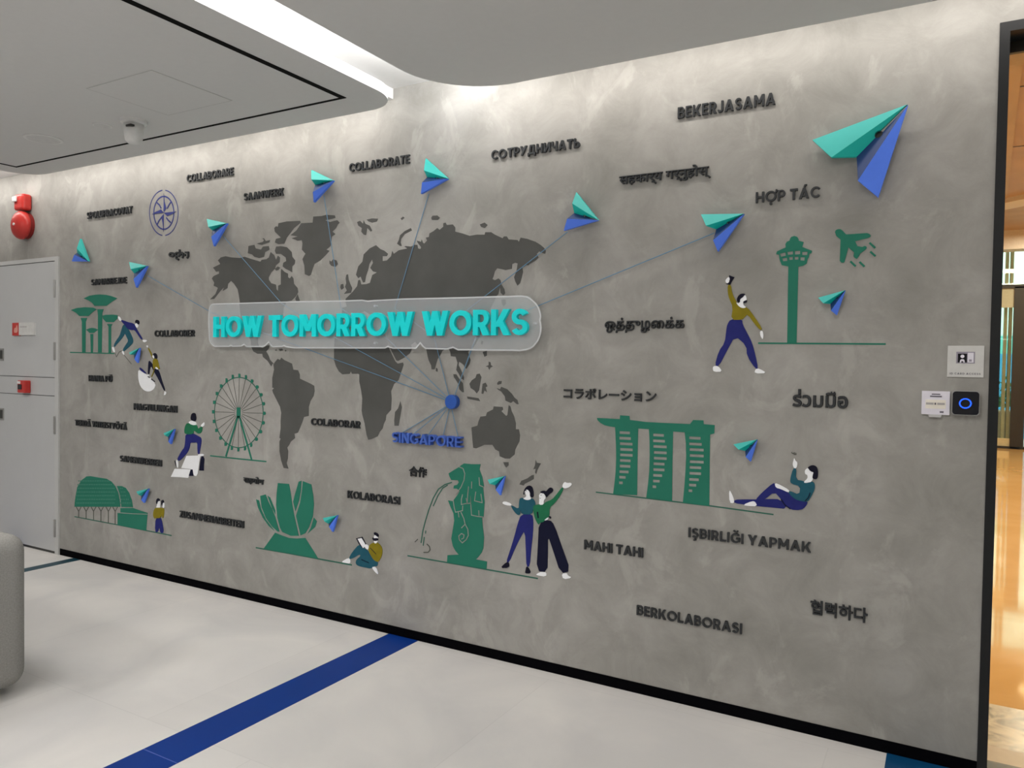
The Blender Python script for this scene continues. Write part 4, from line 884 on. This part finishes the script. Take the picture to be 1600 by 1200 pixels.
script_word('コラボレーション', 'charcoal raised Japanese katakana word above the three towers', 880, 1025, (606, 609.5), (623, 628))
script_word('ร่วมมือ', 'charcoal raised Thai word left of the card access plate', 1238, 1325, (607, 610.5), (635, 639))
script_word('협력하다', 'charcoal raised Korean word at lower right', 1265.8, 1355.5, (938, 949.5), (961.5, 973))

# ------------------------------------------------------------------ acrylic panel with the title
zl, z7, z6, zr = Z(320, 455, 11.4286), Z(300, 300, 5.3333), Z(560, 460, 5.3333), Z(780, 455, 12)
outl = zl([(67,600),(68,420),(78,320),(95,270),(120,240),(150,230),(200,228)]) + [(420,472.8),(468.8,471.3),(540,470.2),(565,469.2),(575,470.6),(584,469.8),(631,467.3),(721,465.3),(777.5,463.6)] \
  + zr([(200,100),(330,92),(420,90),(520,108),(580,140),(640,190),(690,240),(725,295),(755,370),(772,440),(774,480),(758,550),(772,600),(780,680),(775,760),(755,845),(725,920),(680,980),(635,1035),(580,1070),(500,1096),(380,1112),(250,1104),(0,1104)]) \
  + [(730,546.4)] + z6([(830,461),(805,448),(790,441),(765,447),(740,455),(560,450),(535,430),(515,403),(495,428),(480,448),(290,448),(262,440),(245,434),(222,446),(0,446)]) \
  + [(468.8,543.4)] + zl([(1600,1012),(1450,990),(1415,968),(1380,985),(1220,992),(1190,975),(1165,940),(1140,905),(1100,950),(1060,978),(1030,988),(740,988),(720,960),(700,948),(675,962),(650,978),(500,985),(465,966),(430,985),(180,985),(140,965),(105,925),(80,860)])
ap = wallthing('acrylic_sign_board', 'milky acrylic panel with wavy lower edge behind the turquoise title', 'sign panel', 586, 545)
m = MB(); m.prism([onwall(outl, .036)], .026, .036, 0, 1); m.build('acrylic_sheet', [M['acrylic'], M['acrylic_edge']], ap)
m = MB(); add_ribbon(m, onwall(outl, .0365), .007, .0361, .0369, True); m.build('polished_edge', M['acrylic_edge'], ap)
for q in ((345, 507), (835, 505), (586, 478), (586, 536)):
    m = MB(); c = P(q[0], q[1], .02); m.lathe((c.x, 0, c.z), [(.006, .0015), (.006, .0258)], 12); m.build('standoff', M['acrylic_edge'], ap)
ts = thing('title_sign', 'large turquoise raised letters reading HOW TOMORROW WORKS on the acrylic panel', 'wall lettering', (P(580, 525, .07).x, -.037, P(580, 525, .07).z))
D1 = .058
def tw(text, lx, rx):
    f = lambda x, a, b: a+(b-a)*(x-332.8)/(825.3-332.8)
    a = P(lx, 508, D1).x; b = P(rx, 508, D1).x
    zb_ = P((332.8+825.3)/2, f(579, 524.9, 525.4), D1).z; zt = P(579, f(579, 491.9, 485.0), D1).z
    letters(ts, text, a, b, zb_, zt, .0372, D1, M['title'], .022)
tw('HOW', 333.0, 408.5); tw('TOMORROW', 419.5, 644.5); tw('WORKS', 658.8, 824.0)

# ------------------------------------------------------------------ blue disc and strings
m = MB(); c = P(704, 628, .03); m.lathe((c.x, 0, c.z), [(.036, 0), (.036, .028), (.034, .03)], 36)
tag(m.build('location_disc', M['dot']), 'blue round disc where the strings meet above SINGAPORE', 'disc')
SD = .016; SD_LEVELS = (.008, .0135, .019); _sn = [0]
def string(label, pts):
    dd = SD_LEVELS[_sn[0] % 3]; _sn[0] += 1
    m = MB(); m.tube([P(x, y, dd) for x, y, d in pts], .0021, 6)
    o = m.build('string', M['string']); tag(o, label, 'string', 'blue strings on the mural wall')
up_ = 'blue string from %s to the disc'
string(up_ % 'the paper plane over the funnel trees', [(231, 431, SD), (330, 488, SD), (437, 530, SD), (700, 626, SD)])
string(up_ % 'the plane beside the compass rose', [(348, 368, SD), (440, 474, SD), (523, 527, SD), (702, 625, SD)])
string(up_ % 'the plane between SAAMWERK and COLLABORATE', [(506, 305, SD), (533, 482, SD), (605, 529, SD), (702, 624, SD)])
string(up_ % 'the plane right of COLLABORATE', [(670, 303, SD), (617, 482, SD), (678, 526, SD), (703, 624, SD)])
string(up_ % 'the plane below the Cyrillic word', [(887, 362, SD), (728, 486, SD), (743, 527, SD), (709, 622, SD)])
string(up_ % 'the plane under the long Devanagari words', [(1116, 364, SD), (828, 483, SD), (790, 505, SD), (743, 530, SD), (708, 624, SD)])
for lab_, x, y in (('S', 625.5, 676), ('N', 645, 677), ('G', 668, 679), ('P', 692, 681), ('E', 716.5, 684)):
    string('short blue string from the disc to the letter %s of SINGAPORE' % lab_, [(704, 631, SD), (x, y+2, SD)])

# ------------------------------------------------------------------ folded paper planes
PG = 'teal and blue paper planes on the mural wall'
def plane(label, T, L, C, N, F, B, k=1.0):
    """pixel corners: nose, teal wing tip, teal wing fold, tail centre, blue fold, blue wing tip"""
    base = .012; hi = .012+.05*k; th = .010+.006*k
    T3 = P(*T, base+.040*k); L3 = P(*L, base+.022*k); C3 = P(*C, base+.062*k); N3 = P(*N, base+.024*k); F3 = P(*F, base+.062*k); B3 = P(*B, base+.030*k)
    r = thing('paper_plane', label, 'paper plane', ((T3.x+N3.x)/2, 0, min(B3.z, N3.z)), PG)
    ax = T3-N3
    def notch(side3):
        s = side3-N3; s = (s-ax*(s.dot(ax)/ax.length_squared)); n_ = s.normalized() if s.length > 1e-6 else Vector((0, 0, 1))
        rad = .062*ax.length; ctr = N3+ax*.44; gap = n_*.022*ax.length; a_ = ax.normalized()
        arc_ = [ctr-a_*rad*math.cos(q)+n_*rad*math.sin(q) for q in [math.pi*i/7*.82 for i in range(8)]]
        return arc_ + [N3+ax*.56+gap, N3+ax*.97+gap*.6], T3+gap*.3
    ga, gT = notch(C3); ba, bT = notch(F3)
    def facet(name, pts, mat):
        nrm = (pts[1]-pts[0]).cross(pts[2]-pts[0]).normalized()
        n = len(pts); c = pts[0]; o_ = Vector((0, th, 0))
        ex = (pts[1]-c).normalized(); ey = nrm.cross(ex)
        tris = tessellate_polygon([[Vector(((p-c).dot(ex), (p-c).dot(ey), 0)) for p in pts]])
        mb = MB(); bk = [Vector((p.x, min(-.0005, p.y+th), p.z)) for p in pts]
        fs = [tuple(t) for t in tris]+[tuple(i+n for i in reversed(t)) for t in tris]+[(i, (i+1) % n, (i+1) % n+n, i+n) for i in range(n)]
        mb.add(list(pts)+bk, fs); return mb.build(name, M[mat], r)
    facet('teal_wing', [gT, L3, C3], 'teal_light')
    facet('teal_fold', [C3, N3]+ga+[gT], 'teal_dark')
    facet('blue_fold', [F3, N3]+ba+[bT], 'navy_board')
    facet('blue_wing', [bT, F3, B3], 'blue_board')
    m_ = MB(); q = N3+ax*.45; rq = .066*ax.length; m_.lathe((q.x, 0, q.z), [(rq, .001), (rq, -q.y-th*1.2)], 16); m_.build('standoff', M['dark_steel'], r)  # dark standoff disc, widened to fill the notch, stands in for its shade
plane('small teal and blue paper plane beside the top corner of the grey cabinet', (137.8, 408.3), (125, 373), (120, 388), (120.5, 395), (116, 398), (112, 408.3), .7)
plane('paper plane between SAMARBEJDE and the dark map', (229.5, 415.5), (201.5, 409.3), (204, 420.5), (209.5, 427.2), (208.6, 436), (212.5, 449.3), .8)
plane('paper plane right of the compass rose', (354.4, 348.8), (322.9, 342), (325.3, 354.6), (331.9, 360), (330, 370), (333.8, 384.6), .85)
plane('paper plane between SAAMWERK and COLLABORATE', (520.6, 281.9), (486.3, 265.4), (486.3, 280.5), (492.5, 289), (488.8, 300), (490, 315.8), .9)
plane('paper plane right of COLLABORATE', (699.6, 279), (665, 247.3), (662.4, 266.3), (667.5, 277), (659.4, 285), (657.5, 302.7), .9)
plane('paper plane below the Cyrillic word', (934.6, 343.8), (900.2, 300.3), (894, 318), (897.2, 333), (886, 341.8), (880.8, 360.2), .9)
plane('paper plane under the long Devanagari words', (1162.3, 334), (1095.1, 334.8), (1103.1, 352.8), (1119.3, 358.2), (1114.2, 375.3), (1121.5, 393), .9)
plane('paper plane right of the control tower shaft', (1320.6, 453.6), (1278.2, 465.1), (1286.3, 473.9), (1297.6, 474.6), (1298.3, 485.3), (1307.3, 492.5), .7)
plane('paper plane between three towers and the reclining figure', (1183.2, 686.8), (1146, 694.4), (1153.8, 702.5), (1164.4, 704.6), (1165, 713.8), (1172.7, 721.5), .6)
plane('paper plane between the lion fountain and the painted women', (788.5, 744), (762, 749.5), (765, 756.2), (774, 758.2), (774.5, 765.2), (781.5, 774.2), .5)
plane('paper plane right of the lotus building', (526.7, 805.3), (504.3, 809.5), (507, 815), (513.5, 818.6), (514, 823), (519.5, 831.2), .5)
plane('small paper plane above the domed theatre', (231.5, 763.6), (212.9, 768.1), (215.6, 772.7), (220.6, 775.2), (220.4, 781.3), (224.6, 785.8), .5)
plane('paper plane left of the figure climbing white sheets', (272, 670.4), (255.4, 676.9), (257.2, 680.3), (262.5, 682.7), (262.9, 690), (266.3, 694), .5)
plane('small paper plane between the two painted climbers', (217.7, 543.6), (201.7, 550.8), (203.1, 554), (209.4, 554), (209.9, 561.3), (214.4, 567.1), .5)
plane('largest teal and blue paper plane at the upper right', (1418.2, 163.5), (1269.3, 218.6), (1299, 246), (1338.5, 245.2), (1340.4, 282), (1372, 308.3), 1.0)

# ------------------------------------------------------------------ access control beside the doorway
t = wallthing('card_access_plate', 'pale square plate with card symbol above the card reader', 'sign', 1509, 589)
A = P(1481, 540, .006); B_ = P(1537.5, 589, .006); x0, x1, z1_, z0_ = A.x, B_.x-.001, P(1509, 540.3, .006).z, P(1509, 589.6, .006).z
bx('plate', x0, x1, -.006, 0, z0_, z1_, M['sign_white'], t, bevel=.0015)
wx = lambda f: x0+(x1-x0)*f
wz = lambda f: z1_+(z0_-z1_)*f
def flat(name, fx0, fx1, fz0, fz1, mat, d0, d1, par): return bx(name, wx(fx0), wx(fx1), -d1, -d0, wz(fz1), wz(fz0), M[mat], par)
cs = flat('card_symbol', .24, .75, .19, .56, 'print_mauve', .006, .0066, t)
flat('photo_field', .285, .535, .25, .53, 'gloss_black', .0066, .0070, cs)
flat('text_field', .555, .715, .22, .53, 'paper', .0066, .0070, cs)
flat('chip', .59, .665, .43, .50, 'print_mauve', .0070, .0073, cs)
m = MB(); m.lathe((wx(.41), -.0070, wz(.335)), [(.0062, 0), (.0062, .0004)], 20)
m.prism([[(wx(.34), wz(.53)), (wx(.35), wz(.46)), (wx(.38), wz(.425)), (wx(.44), wz(.425)), (wx(.47), wz(.46)), (wx(.48), wz(.53)), (wx(.44), wz(.53)), (wx(.43), wz(.49)), (wx(.39), wz(.49)), (wx(.38), wz(.53))]], .0070, .0074)
m.build('person_symbol', M['paper'], cs)
letters_root = t
GLs = SPACE
SPACE = .7; GAP = .28
letters(t, 'ID CARD ACCESS', wx(.075), wx(.915), wz(.915), wz(.855), .006, .0065, M['print'])
SPACE, GAP = .40, .115
# notice holder
t = wallthing('notice_holder', 'small white printed notice in a clear holder left of the reader', 'sign', 1461, 652)
A = P(1441, 611, .014); B_ = P(1483, 648.5, .014); x0, x1, z1_, z0_ = A.x, B_.x, A.z, B_.z
bx('holder', x0, x1, -.011, 0, z0_-.001, z1_, M['white_plastic'], t)
sh = bx('notice_sheet', x0-.001, x1+.001, -.0125, -.011, z0_, z1_+.001, M['paper'], t)
flat('cream_panel', .13, .87, .36, .75, 'cream_paper', .0125, .0129, sh)
for a_, b_, c_, d_, mt in ((.35, .66, .10, .145, 'print'), (.29, .72, .19, .245, 'print'), (.15, .43, .49, .58, 'print_soft'), (.46, .52, .49, .58, 'print'), (.56, .83, .49, .58, 'print_soft'), (.66, .80, .85, .92, 'print')):
    flat('printed_line', a_, b_, c_, d_, mt, .0129 if mt != 'x' else 0, .0133, sh)
m = MB(); m.prism([[(wx(.24), z0_), (wx(.74), z0_), (wx(.70), z0_-.010), (wx(.28), z0_-.010)]], .002, .016); m.build('clip_lip', simple('clear_lip', (.5, .5, .5, 1), .2), t)
# card reader
t = wallthing('card_reader', 'square black card reader with a glowing blue ring', 'card reader', 1508, 652)
A = P(1487.5, 610, .03); B_ = P(1530.5, 650, .03); x0, x1, z1_, z0_ = A.x, B_.x, A.z-.0005, B_.z
def rr(x0, x1, z0, z1, r, n=6):
    p = []
    for cx_, cz_, a in ((x1-r, z1-r, 0), (x0+r, z1-r, 90), (x0+r, z0+r, 180), (x1-r, z0+r, 270)):
        p += [(cx_+r*math.cos(math.radians(a+90*i/n)), cz_+r*math.sin(math.radians(a+90*i/n))) for i in range(n+1)]
    return p
m = MB(); m.prism([rr(x0, x1, z0_, z1_, .012)], 0, .028); m.build('casing', M['steel'], t)
m = MB(); m.prism([rr(x0+.0025, x1-.0025, z0_+.0025, z1_-.0025, .011)], .028, .030); m.build('front_glass', M['gloss_black'], t)
m = MB(); cxx, czz = (x0+x1)/2-.001, (z0_+z1_)/2-.001
m.prism([[(cxx+.0195*math.cos(a), czz+.0185*math.sin(a)) for a in [2*math.pi*i/48 for i in range(48)]], [(cxx+.0150*math.cos(a), czz+.0142*math.sin(a)) for a in [2*math.pi*i/48 for i in range(48)]]], .030, .0305)
m.build('light_ring', M['ring'], t)
